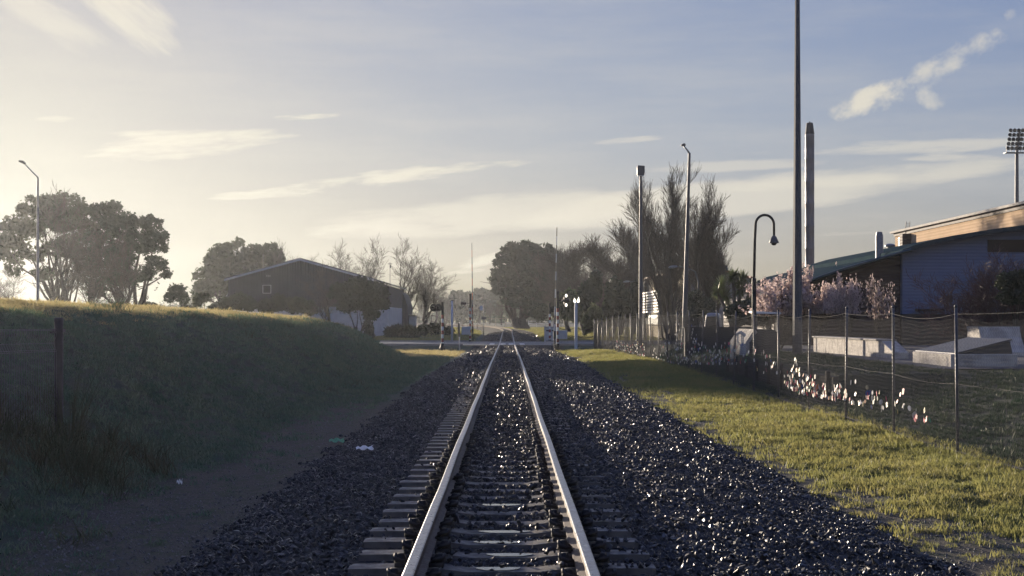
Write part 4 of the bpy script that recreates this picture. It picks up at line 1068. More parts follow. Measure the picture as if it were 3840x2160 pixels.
# upper tan block set behind
XT, YT0, YT1 = 32.0, 56.0, 118.0
r = thing('tan_upper_block', 'sunlit tan clad block with pale roof edge rising behind the blue-grey hall', 'building', (XT, 90, 0)); O = Vector(r.location)
YL = 32.0 * FPX / (2253 - VX); zt = wz(583, YL)
mb = MB(); mb.box(P3(XT + 6, (YT0 + YL) / 2, zt / 2 + .8), (12, YL - YT0, zt - 1.6 - .4)); mb.build('wall', M['tanwall'], r)
mb = MB(); mb.box(P3(XT + 6, (YT0 + YL) / 2, zt - .07), (12.7, YL - YT0 + .6, .16)); mb.build('roof', M['roofedge'], r)
mb = MB(); mb.box(P3(XT + 6, (YT0 + YL) / 2, zt - .28), (12.2, YL - YT0 + .1, .24)); mb.build('fascia', M['brownwall'], r)
yb = 32.0 * FPX / (2290 - VX)
mb = MB(); mb.box(P3(XT - .35, yb, zt / 2 + .5), (.7, .8, zt - 1.9)); mb.build('pilaster', M['brownwall'], r)
ya = 32.0 * FPX / (2262 - VX); yc = 32.0 * FPX / (2285 - VX)
mb = MB()
for k in range(14): mb.box(P3(XT - .06, (ya + yc) / 2, zt - 2.55 + k * .14), (.1, abs(ya - yc), .03), ry=.6)
mb.box(P3(XT - .02, (ya + yc) / 2, zt - 1.6), (.06, abs(ya - yc), 2.1))
lv = mb.build('louvre_window', M['teal'], r)
mb = MB(); mb.box(P3(XT - .1, (ya + yc) / 2, zt - 1.6), (.12, .08, 2.1)); mb.build('mullion', M['cream'], lv)
# ladder
Yl = 32.0 * FPX / (2276 - VX) - .8
r = thing('ladder', 'thin metal ladder leaning up past the roof edge of the tan block', 'ladder', (XT - 1.4, Yl, 0)); O = Vector(r.location)
pb, pt = Vector((wx(2277, Yl), Yl, wz(616, Yl))), Vector((wx(2284.5, Yl), Yl, wz(557, Yl)))
for s in (-.18, .18):
    mb = MB(); mb.tube([pb - O + Vector((s, 0, -.6)), pt - O + Vector((s * .8, 0, 0))], .028, 6); mb.build('rail', M['galvdark'], r)
mb = MB()
for k in range(13):
    p = pb.lerp(pt, k / 13) - O; mb.tube([p + Vector((-.18, 0, 0)), p + Vector((.18, 0, 0))], .018, 5)
mb.build('rungs', M['galvdark'], r)

# ------------------------------------------------------------------ stadium floodlight tower
Y = 210; x = wx(2558, Y)
r = thing('stadium_light', 'distant stadium floodlight tower with rows of round lamps', 'floodlight', (x, Y, 0)); k_ = px2m(1, Y)
zt = wz(331, Y); zp = wz(387, Y)
mb = MB(); mb.tube([(0, 0, 0), (0, 0, zp)], [.42, .24], 12); mb.tube([(.0, 0, zp), (.42, 0, zt)], .2, 8); smooth_by_angle(mb.build('pole', M['galvdark'], r))
mb = MB()
for k in range(5): mb.box((.32 + .45 * 0 + (.1 * k - .2) + 0, -.1, zp + (zt - zp) * (.12 + .2 * k) + .2), (3.2, .08, .08))
mb.build('crossbars', M['galvdark'], r)
lm = MB(); lm.lathe([(.02, -.2), (.2, -.16), (.27, .0), (.28, .12), (.02, .16)], n=12, axis=(-.2, -1, -.35)); lmm = lm.mesh('lamp', M['black'], True)
for k in range(5):
    for q_ in range(6):
        link('lamp', lmm, r, (.32 + (.1 * k - .2) - 1.5 + q_ * .6, -.2, zp + (zt - zp) * (.12 + .2 * k) + .45))
mb = MB(); zz = zp + .15; mb.box((0, 0, zz), (3.6, 1.2, .1))
for h in (.5, 1.0): mb.tube([(-1.75, -.6, zz + h), (1.75, -.6, zz + h)], .035, 4)
for q_ in range(6): mb.tube([(-1.75 + q_ * .7, -.6, zz), (-1.75 + q_ * .7, -.6, zz + 1.0)], .035, 4)
mb.build('platform', M['galvdark'], r)

# ------------------------------------------------------------------ skate park behind the fence
def zz_(x, y): return zg1(x, y)
sheet('skate_slab', np.arange(11.3, 31, 1.0), np.arange(37, 74.5, 2.5), .03, M['skate_asphalt'], 'structure', lambda a, b: np.maximum(zg(a, b, False), zg(11.9 + 0 * a, b, False)))
YA, YB = 57.5, 46.5; XS = 12.4
r = thing('concrete_ledge', 'long pale concrete skate ledge with sloping right end behind the fence', 'skate ledge', (XS, 52, 0)); O = Vector(r.location)
zb_, zt = -.1, .86
mb = MB(); mb.prism([P3(XS, YA, zb_), P3(XS, YB - .9, zb_), P3(XS, YB - .9, .52), P3(XS, YB + .5, zt), P3(XS, YA, zt)], (.5, 0, 0)); bevel(mb.build('wall', M['concrete'], r), .02)
mb = MB(); mb.box(P3(XS + .22, (YA + YB) / 2 + .25, zt + .03), (.56, YA - YB - .5, .06)); bevel(mb.build('coping', M['kerb'], r), .015)
r = thing('concrete_block', 'low pale concrete block right of the long skate ledge', 'concrete block', (12.0, 40, 0)); O = Vector(r.location)
y0, y1 = 12.0 * FPX / (2299 - VX), 12.0 * FPX / (2396 - VX)
mb = MB(); mb.box(P3(12.9, (y0 + y1) / 2, .36), (1.8, y0 - y1, .55)); bevel(mb.build('block', M['concrete'], r), .02)
Y = 38.5
r = thing('kicker_ramp', 'grey wedge-shaped skate ramp with a dark side', 'skate ramp', (wx(2480, Y), Y, 0)); O = Vector(r.location)
zq = .42
a, b, c0 = P3(wx(2410, Y), Y, wz(892, Y)), P3(wx(2541, Y), Y, wz(856, Y)), P3(wx(2551, Y), Y, wz(908, Y))
mb = MB(); mb.prism([a + Vector((0, .02, -.5)), a, b + Vector((0, 0, -.03)), c0, c0 + Vector((0, 0, -.4))], (0, 3.6, 0)); mb.build('side', M['plinth'], r)
mb = MB(); mb.prism([a + Vector((-.1, -.03, 0)), b + Vector((.05, -.03, 0)), b + Vector((.05, -.03, .04)), a + Vector((-.1, -.03, .04))], (0, 3.7, 0)); mb.build('ride_surface', M['galvdark'], r)
Y = 50
r = thing('quarter_pipe', 'small pale quarter pipe with curved face behind the wedge ramp', 'skate ramp', (wx(2450, Y), Y, 0)); O = Vector(r.location)
xx0, xx1, xx2 = wx(2434, Y), wx(2462, Y), wx(2478, Y)
XQ = wx(2434, 50)
def qp(px, py): y = (XQ - CAMX) * FPX / (px - VX); return P3(XQ, y, wz(py, y))
e0, e1 = qp(2434, 900), qp(2482, 900); e0.z = e1.z = -.1
mb = MB(); mb.prism([qp(2434, 822), e0, e1, qp(2480, 886), qp(2472, 868), qp(2466, 848), qp(2462, 822)], (1.4, 0, 0)); mb.build('ramp', M['concrete'], r)
mb = MB(); mb.prism([qp(2434, 828) - Vector((.03, 0, 0)), qp(2462, 828) - Vector((.03, 0, 0)), qp(2462, 821) - Vector((.03, 0, 0)), qp(2434, 821) - Vector((.03, 0, 0))], (1.46, 0, 0)); mb.build('coping', M['kerb'], r)
# dark bank ramp with chamfered edge painted pale as the sunlit side, and the long low dark wall behind it
Y = 50.5
r = thing('bank_ramp', 'dark concrete bank ramp with chamfered edge painted pale as sunlit below the gooseneck lamp', 'skate ramp', (wx(1900, Y), Y, 0)); O = Vector(r.location)
pr_ = [(1878, 897), (1962, 897), (1962, 840), (1945, 829), (1900, 828), (1877, 862)]
mb = MB(); mb.prism([P3(wx(a, Y), Y, wz(b, Y) if b != 897 else .0) for a, b in pr_], (0, 3.4, 0)); mb.build('ramp', M['plinth'], r)
p0, p1, p2 = [P3(wx(a, Y) - .03, Y - .04, wz(b, Y)) for a, b in ((1877, 897), (1877, 862), (1900, 828))]
p0.z = .0
mb = MB(); mb.prism([p0, p1, p1 + Vector((.14, 0, -.02)), p0 + Vector((.14, 0, 0))], (0, 3.5, 0)); mb.prism([p1, p2, p2 + Vector((.1, 0, -.1)), p1 + Vector((.12, 0, -.02))], (0, 3.5, 0)); mb.build('edge', M['concrete'], r)
r = thing('skate_wall', 'long low dark concrete wall behind the tag-covered fence', 'wall', (wx(1800, 66), 66, 0)); O = Vector(r.location)
mb = MB(); mb.box(P3((wx(1722, 66) + wx(1890, 66)) / 2, 66, .55), (wx(1890, 66) - wx(1722, 66), .4, 1.3)); mb.build('wall', M['plinth'], r)
mb = MB(); mb.box(P3((wx(1722, 66) + wx(1890, 66)) / 2, 66, 1.22), (wx(1890, 66) - wx(1722, 66) + .1, .5, .05)); mb.build('coping', M['plinth'], r)
# retaining wall
r = thing('retaining_wall', 'low dark timber retaining wall along the grass terrace behind the fence', 'wall', (8.0, 43, 0)); O = Vector(r.location)
for k in range(3):
    mb = MB(); mb.box(P3(8.02, 42.8, -.36 + k * .215), (.12, 16.4, .205)); bevel(mb.build('board', M['timber'], r), .01)
for yy in np.arange(35, 51.1, 2.0):
    mb = MB(); mb.box(P3(7.92, yy, -.15), (.1, .12, .9)); mb.build('stake', M['timber'], r)
# white gabled frame
Y = 48.5; x = wx(1859, Y)
r = thing('play_shelter', 'small white gabled shelter frame with thin bars beside the dark bank ramp', 'shelter', (x, Y, 0)); O = Vector(r.location)
def seg3(nm, pts, rad, m): mb = MB(); mb.tube([P3(wx(a, Y), Y, wz(b, Y)) for a, b in pts], rad, 4); mb.build(nm, m, r)
seg3('roof_bar', [(1849, 844), (1862, 836)], .05, M['white']); seg3('roof_bar', [(1858, 839), (1863, 835.5), (1875, 845)], .06, M['white'])
for a, t0, b0 in ((1850, 846, 868), (1856, 842, 868), (1866, 840, 866), (1870, 842, 866)): seg3('bar', [(a, t0), (a, b0)], .022, M['white'])
mb = MB(); a, b = P3(wx(1861, Y), Y, wz(886, Y)), P3(wx(1876, Y), Y, wz(865, Y)); mb.box(((a.x + b.x) / 2, 0, (a.z + b.z) / 2 - .05), (b.x - a.x, .12, b.z - a.z + .1), rz=.9); mb.build('panel', M['offwhite'], r)
seg3('brace', [(1842, 884), (1850, 866)], .05, M['white'])
# small flat shelter roof seen above the fence
Y = 60
r = thing('picnic_shelter', 'small flat white shelter roof on thin posts under the blossom trees', 'shelter', (wx(1930, Y), Y, zg1(wx(1930, Y), Y))); O = Vector(r.location)
mb = MB(); mb.prism([P3(wx(1899, Y), Y, wz(789, Y)), P3(wx(1965, Y), Y, wz(790, Y)), P3(wx(1965, Y), Y, wz(786, Y)), P3(wx(1899, Y), Y, wz(784, Y))], (0, 1.6, .05)); mb.build('roof', M['white'], r)
for a in (1908, 1960): mb = MB(); mb.tube([P3(wx(a, Y), Y + .5, 0), P3(wx(a, Y), Y + .5, wz(788, Y))], .04, 6); mb.build('post', M['galv'], r)
# light settings
SKY, SUNE, SUNC, EXPO = .1, 4.7, (1.0, .84, .65), 1.0
AIR, DUST, OZONE = 1.0, .3, 1.5
SKYFILM = ((.575, 4.0, 1.1), (.585, 4.2, 1.1), (.60, 2.3, 1.1))
CLOUDC = (.76, .71, .595)
HAZE, HAZEG, HAZEC = .00018, .66, (.84, .89, .96)
# ------------------------------------------------------------------ trees
def gen_bare(seed, H, counts, lens, ang, trop, r0, rt, stems=1, stemang=12, wobv=.16, woodlev=1, t0=.25, drop=.35):
    r = np.random.default_rng(seed); wood, tw = MB(), MB()
    def br(p, d, L, rad, lev):
        n = 6 if lev == 0 else (4 if lev < 3 else 2)
        pts, rs = [p], [max(rad, rt)]
        ds = [d]
        for i in range(n):
            d = (d + Vector(r.normal(0, wobv, 3)) + Vector((0, 0, trop if lev else trop * .6))).normalized()
            p = p + d * (L / n); pts.append(p); rs.append(max(rad * (1 - .72 * (i + 1) / n), rt * .8)); ds.append(d)
        (wood if lev <= woodlev else tw).tube(pts, rs, 7 if lev == 0 else (5 if lev == 1 else 3), cap=False)
        if lev < len(counts):
            for k in range(counts[lev]):
                t = t0 + (1 - t0) * ((k + r.random()) / counts[lev]) if lev == 0 else r.uniform(.2, 1)
                i = min(int(t * n), n - 1); q = pts[i].lerp(pts[i + 1], t * n - i); dd = ds[i + 1]
                pv = dd.cross(Vector(r.normal(0, 1, 3))).normalized(); a = R(r.uniform(*ang))
                nd = (dd * math.cos(a) + pv * math.sin(a)).normalized()
                br(q, nd, lens[lev + 1] * H * r.uniform(.6, 1.25) * (1 - drop * t if lev == 0 else 1), rs[i] * .55, lev + 1)
    for s in range(stems):
        a = r.uniform(0, 6.28); sa = R(stemang) * (r.uniform(.4, 1.2) if stems > 1 else .2)
        br(Vector((0, 0, -.3)), Vector((math.cos(a) * math.sin(sa), math.sin(a) * math.sin(sa), math.cos(sa))), lens[0] * H * r.uniform(.8, 1.05), r0 * (1 if stems == 1 else .7), 0)
    return wood, tw
def bare_proto(name, label, seed, H, mw, mt, group=None, **kw):
    wood, tw = gen_bare(seed, H, **kw)
    t = thing(name, label, 'tree', (0, 0, 0), group)
    o = wood.build('trunk', mw, t, True); tw.build('crown', mt, t)
    t['H'] = max(v[2] for v in tw.v)
    return t
def put(root, px, ptop, Y, first=False, label=None, group=None, rz=0, wide=1.0, bz=None):
    x = wx(px, Y); b = zg1(x, Y) if bz is None else bz; s = (wz(ptop, Y) - b) / root['H']
    o = root if first else dup(root, (0, 0, 0))
    o.location = (x, Y, b); o.rotation_euler = (0, 0, rz); o.scale = (s * wide, s * wide, s)
    if label: o['label'] = label
    if group: o['group'] = group
    return o
SPREAD = dict(counts=(9, 6, 5, 4), lens=(.62, .36, .19, .10, .06), ang=(25, 52), trop=.11, r0=.34, rt=.018)
POPLAR = dict(counts=(15, 9, 6, 5), lens=(.92, .30, .17, .10, .07), ang=(15, 32), trop=.20, r0=.30, rt=.017, t0=.12, drop=.5)
MULTI = dict(counts=(13, 7, 5, 4), lens=(.9, .21, .13, .08, .055), ang=(16, 34), trop=.18, r0=.26, rt=.014, t0=.26, stems=5, stemang=13, drop=.3)
A1 = bare_proto('bare_tree', 'wide bare tree with fine twigs right of the grey shed', 3, 14, M['bark'], M['twig'], 'bare trees behind the shed', **SPREAD)
put(A1, 1018, 582, 200, True, rz=.4, wide=1.0)
put(A1, 868, 596, 195, label='bare tree rising over the middle of the right roof slope of the shed', rz=2.1, wide=.95)
put(A1, 938, 582, 198, label='bare tree between two others above the right eave of the shed', rz=4.0, wide=.85)
put(A1, 1072, 640, 205, label='leaning bare tree just right of the barn, lower than its neighbours', rz=5.2, wide=1.2)
put(A1, 712, 594, 215, label='bare tree behind the dense gum trees left of the shed apex', rz=1.2, wide=.8)
put(A1, 790, 632, 185, label='bare twiggy tree top just right of the shed apex', rz=3.3, wide=1.0)
put(A1, 1095, 690, 380, label='hazy low bare tree beyond the barn', rz=.9, wide=1.2)
put(A1, 1075, 705, 340, label='hazy bare tree behind the tiny hut', rz=2.9, wide=1.25)
put(A1, 160, 450, 141, label='bare tree with long twigs in front of the round-crowned tree', rz=1.0, wide=.9, group='bare trees by the bank')
put(A1, 230, 540, 138, label='bare tree with pale twigs between the two big evergreen trees', rz=5.0, wide=1.0, group='bare trees by the bank')
put(A1, 320, 560, 139, label='bare tree with upright twigs in front of the spreading dark tree', rz=2.6, wide=.8, group='bare trees by the bank')
put(A1, 20, 655, 150, label='low bare tree with drooping limbs at the left edge', rz=3.9, wide=1.6, group='bare trees by the bank')
P1 = bare_proto('bare_poplar', 'dense bare poplar, right-hand one of the row behind the fence end', 11, 14, M['bark'], M['twig'], 'bare poplars right of the pine', **POPLAR)
put(P1, 1556, 545, 172, True, wide=1.3)
k = 0
for px, top, Y, rz, wd, lb in ((1592, 590, 178, 1, .9, 'shorter bare poplar leaning right beside the dense poplar'), (1510, 585, 180, 2, 1.2, 'bushy bare poplar left of the dense poplar'), (1474, 604, 190, 3, 1.3, 'brown bare poplar midway between the pine and the dense poplar'),
                              (1432, 606, 200, 4, 1.3, 'bare poplar rising just right of the pine crown'), (1395, 625, 262, 5, 1.1, 'faint bare poplar top behind the pine crown'), (1535, 640, 160, .5, 1.5, 'low thicket-like bare poplar in front of the dense poplar')):
    put(P1, px, top, Y, label=lb, rz=rz, wide=wd * 1.3)
P2 = bare_proto('bare_tree', 'tall many-stemmed bare tree between the two grey poles', 23, 14, M['bark'], M['twig'], 'many-stemmed bare trees by the cream building', **MULTI)
put(P2, 1694, 400, 122, True, wide=.78)
put(P2, 1784, 488, 124, label='rounder many-stemmed bare tree right of the leaning street light', rz=2.0, wide=.85)
put(P2, 1676, 655, 126, label='lower bare tree growing at the left foot of the tall many-stemmed one', rz=4.4, wide=1.0)
# shrub-like bare tree before the blue wall
SH = bare_proto('bare_shrub', 'spreading purple-brown bare shrub in front of the blue-grey wall', 31, 4.5, M['twigpurple'], M['twigpurple'], None, counts=(9, 7, 6, 4), lens=(.62, .36, .22, .13, .08), ang=(18, 42), trop=.05, r0=.06, rt=.007, stems=5, stemang=42, t0=.2, drop=.2)
put(SH, 2525, 612, 62, True, wide=1.15)

def leafcloud(blobs, n, size, seed=0, shell=.5, aspect=1.6, flat=0.0, hole=0, hth=-.6):
    r = np.random.default_rng(seed)
    vol = np.array([b[3] * b[4] * b[5] for b in blobs]) ** .75; cnt = np.maximum(8, (n * vol / vol.sum()).astype(int))
    P = []
    for b, c in zip(blobs, cnt):
        d = r.normal(0, 1, (c, 3)); d /= np.linalg.norm(d, axis=1, keepdims=True)
        rad = (r.random(c) ** (shell))[:, None] * (1 + .12 * np.sin(d[:, :1] * 9 + b[0]) * np.sin(d[:, 2:] * 8 + b[2]) + .08 * r.normal(0, 1, (c, 1)))
        P.append(np.array(b[:3]) + d * rad * np.array(b[3:6]))
    P = np.concatenate(P)
    if hole:
        k = 2 * math.pi / hole; q = np.sin(P[:, 0] * k + 1.3 * np.sin(P[:, 1] * k * .7)) + np.sin(P[:, 1] * k * 1.1 + 1.3 * np.sin(P[:, 2] * k * .8 + seed)) + np.sin(P[:, 2] * k * 1.2 + 1.3 * np.sin(P[:, 0] * k * .9 + seed))
        P = P[q + r.normal(0, .35, len(P)) > hth]
    n = len(P)
    u = r.normal(0, 1, (n, 3)); u[:, 2] *= 1 - flat; u /= np.linalg.norm(u, axis=1, keepdims=True)
    w = np.cross(u, r.normal(0, 1, (n, 3))); w /= np.linalg.norm(w, axis=1, keepdims=True)
    s = (size * r.uniform(.6, 1.4, n))[:, None]
    u = u * s * aspect * .5; w = w * s * .5
    V = np.stack([P - u, P - w * .9, P + u, P + w * .9], 1).reshape(-1, 3)
    return V, np.arange(4 * n).reshape(n, 4)
def blobs3(lst, Y, depth=1.0, sub=0, seed=0, lump=(.22, .4, .88)):
    """silhouette blobs given as (px, py, rx, ry) at distance Y -> ellipsoids; sub > 0 adds lumps round each one"""
    r = np.random.default_rng(seed); out = []
    for b in lst:
        cx, cy, rx, ry = b[:4]; dz = b[4] if len(b) > 4 else 0
        c = (wx(cx, Y), Y + dz, wz(cy, Y)); e = (px2m(rx, Y), px2m(rx, Y) * depth, px2m(ry, Y))
        out.append((*c, *e))
        for _ in range(sub):
            d = r.normal(0, 1, 3); d /= np.linalg.norm(d); f = r.uniform(lump[0], lump[1]); o_ = lump[2]
            out.append((c[0] + d[0] * e[0] * o_, c[1] + d[1] * e[1] * o_, c[2] + d[2] * e[2] * o_, e[0] * f, e[1] * f, e[2] * f))
    return out
def limbs(root, base, blobs, r0, m, seed=0, fork=.35, nb=None, stems=1):
    r = np.random.default_rng(seed); mb = MB(); base = Vector(base)
    C0 = sum((Vector(b[:3]) for b in blobs), Vector()) / len(blobs) - base
    hubs = []
    for k in range(stems):
        st = Vector((r.normal(0, r0 * .9), r.normal(0, r0 * .9), 0)) if stems > 1 else Vector()
        h = Vector((C0.x * .35, C0.y * .35, C0.z * fork)) + st * 2.2
        mid = st + h * .5 + Vector((r.normal(0, r0 * .3), 0, 0))
        mb.tube([st * .6 + Vector((0, 0, -.4)), st * .7 + Vector((0, 0, .25)), mid * .9, h], [r0 * 1.35, r0, r0 * .85, r0 * .7], 9)
        hubs.append(h)
    for b in blobs[:nb]:
        t = Vector(b[:3]) - base
        hub = min(hubs, key=lambda h: (h - t).length)
        L = (t - hub).length
        p = [hub - Vector((0, 0, .2)), hub.lerp(t, .3) + Vector(r.normal(0, .05 * L, 3)), hub.lerp(t, .65) + Vector(r.normal(0, .05 * L, 3)) + Vector((0, 0, .05 * L)), t]
        mb.tube(p, [r0 * .42, r0 * .3, r0 * .18, r0 * .06], 7)
        for _ in range(6):
            q = hub.lerp(t, r.uniform(.35, .95)); d = Vector(r.normal(0, 1, 3)); d.z = abs(d.z) * .6
            e = q + d * Vector(b[3:6]).length * .45
            mb.tube([q, q.lerp(e, .5) + Vector(r.normal(0, .15, 3)), e], [r0 * .13, r0 * .08, r0 * .03], 4)
    mb.build('trunk', m, root, True)
def leafy(name, label, px, Y, lst, n, size, m, mb_, r0, seed, sub=4, cat='tree', group=None, depth=.9, fork=.35, stems=1, shell=.45, aspect=1.6, bz=None, trunk=True, lump=(.22, .4, .88), hole=0):
    x = wx(px, Y); b = zg1(x, Y) if bz is None else bz
    t = thing(name, label, cat, (x, Y, b), group)
    bl = blobs3(lst, Y, depth, sub, seed, lump)
    V, F = leafcloud(bl, n, size, seed, shell, aspect, 0, hole)
    V = V - np.array([x, Y, b])
    link('crown', npmesh('crown', V, F, m), t)
    if trunk: limbs(t, (x, Y, b), blobs3(lst, Y, depth), r0, mb_, seed, fork, None, stems)
    return t
# two big trees on the left
T1 = [(150, 512, 62, 28), (95, 530, 50, 32), (205, 540, 42, 34), (45, 575, 45, 36), (18, 625, 36, 36), (228, 585, 34, 36), (150, 560, 60, 22), (85, 580, 34, 24), (35, 668, 22, 26), (95, 640, 22, 20), (180, 600, 26, 18), (150, 625, 50, 26), (200, 640, 34, 26), (110, 690, 34, 18), (60, 630, 30, 22)]
leafy('gum_tree', 'large round-crowned evergreen tree with open branching at the far left', 158, 150, T1, 24000, .24, M['leafgum'], M['bark'], .42, 5, 9, fork=.3, hole=1.9, lump=(.18, .36, .95), group='evergreen trees on the left')
T2 = [(258, 535, 34, 26), (290, 520, 18, 16), (305, 562, 52, 32), (368, 565, 38, 22), (392, 605, 32, 34), (330, 610, 52, 30), (250, 610, 40, 38), (290, 655, 50, 30), (395, 668, 30, 24), (352, 690, 40, 18), (225, 670, 34, 26), (420, 690, 14, 12), (290, 700, 50, 22), (240, 725, 30, 26)]
leafy('gum_tree', 'dark spreading evergreen tree with clumped crown left of the bare shrubs', 300, 145, T2, 30000, .22, M['leafdark'], M['bark'], .5, 6, 9, fork=.28, stems=2, hole=1.7, lump=(.18, .36, .98), group='evergreen trees on the left')
leafy('small_tree', 'small round dark evergreen tree between the spreading tree and the shed', 448, 140, [(444, 735, 26, 22), (425, 748, 14, 14), (462, 750, 14, 16)], 2600, .2, M['leafdark'], M['bark'], .14, 8, 6, fork=.3, hole=.9)
leafy('small_tree', 'smaller airy young tree just left of the lean-to', 505, 140, [(505, 748, 20, 14), (497, 765, 14, 9), (517, 740, 10, 9)], 1100, .19, M['leafdark'], M['bark'], .1, 9, 5, fork=.35, hole=.8)
G1 = [(560, 650, 42, 38), (600, 615, 14, 16), (530, 700, 40, 48), (575, 690, 44, 40), (510, 740, 26, 30), (590, 735, 40, 40), (545, 660, 36, 32)]
leafy('gum_tree', 'tall dense hazy gum tree with pointed top left of the shed', 560, 222, G1, 15000, .40, M['leafgum'], M['bark'], .5, 12, 12, hole=2.6, lump=(.15, .32, .98), group='gum trees behind the shed')
G2 = [(650, 645, 46, 30), (690, 640, 24, 26), (620, 690, 44, 44), (680, 690, 40, 44), (705, 670, 18, 30), (640, 730, 60, 40), (615, 655, 26, 26)]
leafy('gum_tree', 'broad hazy gum tree behind the left roof slope of the shed', 650, 218, G2, 15000, .38, M['leafgum'], M['bark'], .5, 13, 12, hole=2.6, lump=(.15, .32, .98), group='gum trees behind the shed')
# shed planting
leafy('shrub', 'wide dark shrub against the left corner of the shed', 560, 158, [(545, 775, 22, 14), (570, 765, 24, 18), (600, 758, 22, 22), (625, 765, 20, 20)], 4500, .22, M['leafdark'], M['bark'], .1, 14, 4, 'shrub', 'shrubs along the shed wall', trunk=False)
leafy('shrub', 'dark reddish shrub below the square shed window', 690, 157, [(670, 770, 26, 18), (700, 762, 24, 22), (735, 768, 24, 20)], 4500, .22, M['hedge'], M['bark'], .1, 15, 4, 'shrub', 'shrubs along the shed wall', trunk=False)
leafy('shrub', 'greener shrub in the middle of the shed wall', 760, 156, [(752, 768, 24, 20), (778, 775, 22, 18)], 3500, .22, M['leafdark'], M['bark'], .1, 16, 4, 'shrub', 'shrubs along the shed wall', trunk=False)
leafy('garden_tree', 'broad dark evergreen tree standing at the right end of the shed wall', 900, 150, [(860, 735, 34, 24), (905, 720, 36, 26), (945, 735, 34, 26), (960, 760, 22, 22), (900, 760, 40, 22), (870, 770, 24, 18), (935, 790, 22, 16)], 8500, .24, M['leafdark'], M['bark'], .16, 17, 5, stems=3, fork=.3)
leafy('shrub', 'tall narrow dark shrub at the right corner of the shed wall', 927, 147, [(926, 825, 13, 26), (932, 845, 10, 14)], 1500, .18, M['hedge'], M['bark'], .1, 18, 3, 'shrub', None, trunk=False)
leafy('flax_clump', 'low dark flax clump in front of the rear barn', 1012, 150, [(1000, 836, 30, 11), (1030, 838, 24, 10)], 2200, .3, M['hedge'], M['bark'], .1, 19, 3, 'shrub', None, trunk=False, aspect=4)
put(A1, 822, 650, 153, label='dark leaning bare tree in front of the shed gable', rz=1.9, wide=1.3, group='bare trees by the shed')
leafy('hedge', 'dark hedge below the tubular gate beyond the road', 1100, 160, [(1065, 830, 14, 14), (1095, 826, 24, 14), (1125, 832, 18, 10)], 2500, .22, M['hedge'], M['bark'], .1, 21, 4, 'hedge', None, trunk=False)
for px, Y, rx, ry, cy, lb in ((372, 155, 22, 8, 768, 'low dark bush on the bank behind the spreading tree'), (468, 150, 20, 7, 775, 'low dark bush under the small round evergreen tree')):
    leafy('bush', lb, px, Y, [(px, cy, rx, ry)], 900, .2, M['hedge'], M['bark'], .1, int(px), 4, 'bush', 'low bushes behind the bank', trunk=False)
# the pine
PN = [(1310, 632, 40, 24), (1350, 640, 44, 24), (1285, 660, 40, 30), (1330, 680, 64, 40), (1385, 655, 26, 20), (1268, 700, 34, 26), (1300, 725, 48, 28), (1365, 710, 48, 38), (1255, 728, 16, 10), (1330, 755, 44, 24), (1380, 750, 30, 24), (1282, 755, 20, 12), (1400, 690, 16, 20), (1250, 690, 12, 10), (1340, 785, 20, 8)]
leafy('pine_tree', 'huge dark dome-shaped pine with lumpy outline and thick twin trunk beside the track', 1322, 236, PN, 34000, .34, M['pine'], M['bark'], 0.95, 31, 40, hole=2.2, fork=.22, stems=2, shell=.42, aspect=2.4, lump=(.12, .22, 1.08))
for px, Y, lst, lb in ((1150, 470, [(1148, 745, 16, 14), (1138, 770, 20, 22), (1160, 775, 20, 22), (1150, 795, 26, 14)], 'hazy pine with stepped crown left of the track, in the misty gap'),
                       (1205, 500, [(1185, 750, 26, 14), (1215, 740, 28, 14), (1240, 745, 20, 14), (1195, 775, 24, 14), (1225, 770, 26, 16)], 'hazy flat-topped pine straight ahead beyond the curve'),
                       (1262, 520, [(1252, 760, 22, 16), (1275, 770, 18, 16)], 'faint hazy pine just left of the huge dark pine')):
    leafy('pine_tree', lb, px, Y, lst, 6500, .7, M['pine'], M['bark'], .6, int(px), 12, fork=.45, aspect=2, hole=4, lump=(.15, .3, 1.0), group='misty pines beyond the curve')
for px, top, Y, rz, w_, lb in ((1120, 722, 440, 1, 1.4, 'misty bare tree left of the stepped pine'), (1232, 748, 400, 2, 1.3, 'grey bare tree where the track curves away'), (1262, 745, 330, 3, 1.2, 'grey bare tree with thin trunk close left of the huge pine'), (1290, 770, 262, 4.5, 1.3, 'low bare tree under the left edge of the huge pine')):
    put(A1, px, top, Y, label=lb, rz=rz, wide=w_, group='bare trees beyond the curve')
# ivy covered hedges, right of the crossing
for n_, (px, Y, lst, m, lb) in enumerate((
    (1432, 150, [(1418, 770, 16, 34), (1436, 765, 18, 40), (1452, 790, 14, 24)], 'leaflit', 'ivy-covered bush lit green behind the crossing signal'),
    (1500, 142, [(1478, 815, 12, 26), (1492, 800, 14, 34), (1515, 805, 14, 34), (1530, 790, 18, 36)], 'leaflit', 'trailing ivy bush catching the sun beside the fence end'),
    (1570, 140, [(1545, 770, 26, 40), (1580, 770, 28, 44), (1600, 745, 16, 40)], 'hedge', 'tall dark evergreen thicket behind the far fence bays'),
    (1375, 210, [(1360, 790, 20, 20), (1400, 770, 24, 36), (1430, 740, 24, 40)], 'hedge', 'dark undergrowth in the gap right of the pine trunk'),
    (1530, 152, [(1500, 720, 18, 40), (1545, 735, 24, 36), (1470, 750, 18, 40)], 'hedge', 'dark ivy mass climbing the poplars'))):
    leafy('ivy_bush', lb, px, Y, lst, 5000, .24, M[m], M['bark'], .12, 60 + n_, 6, 'bush', 'bushes right of the crossing', trunk=False)
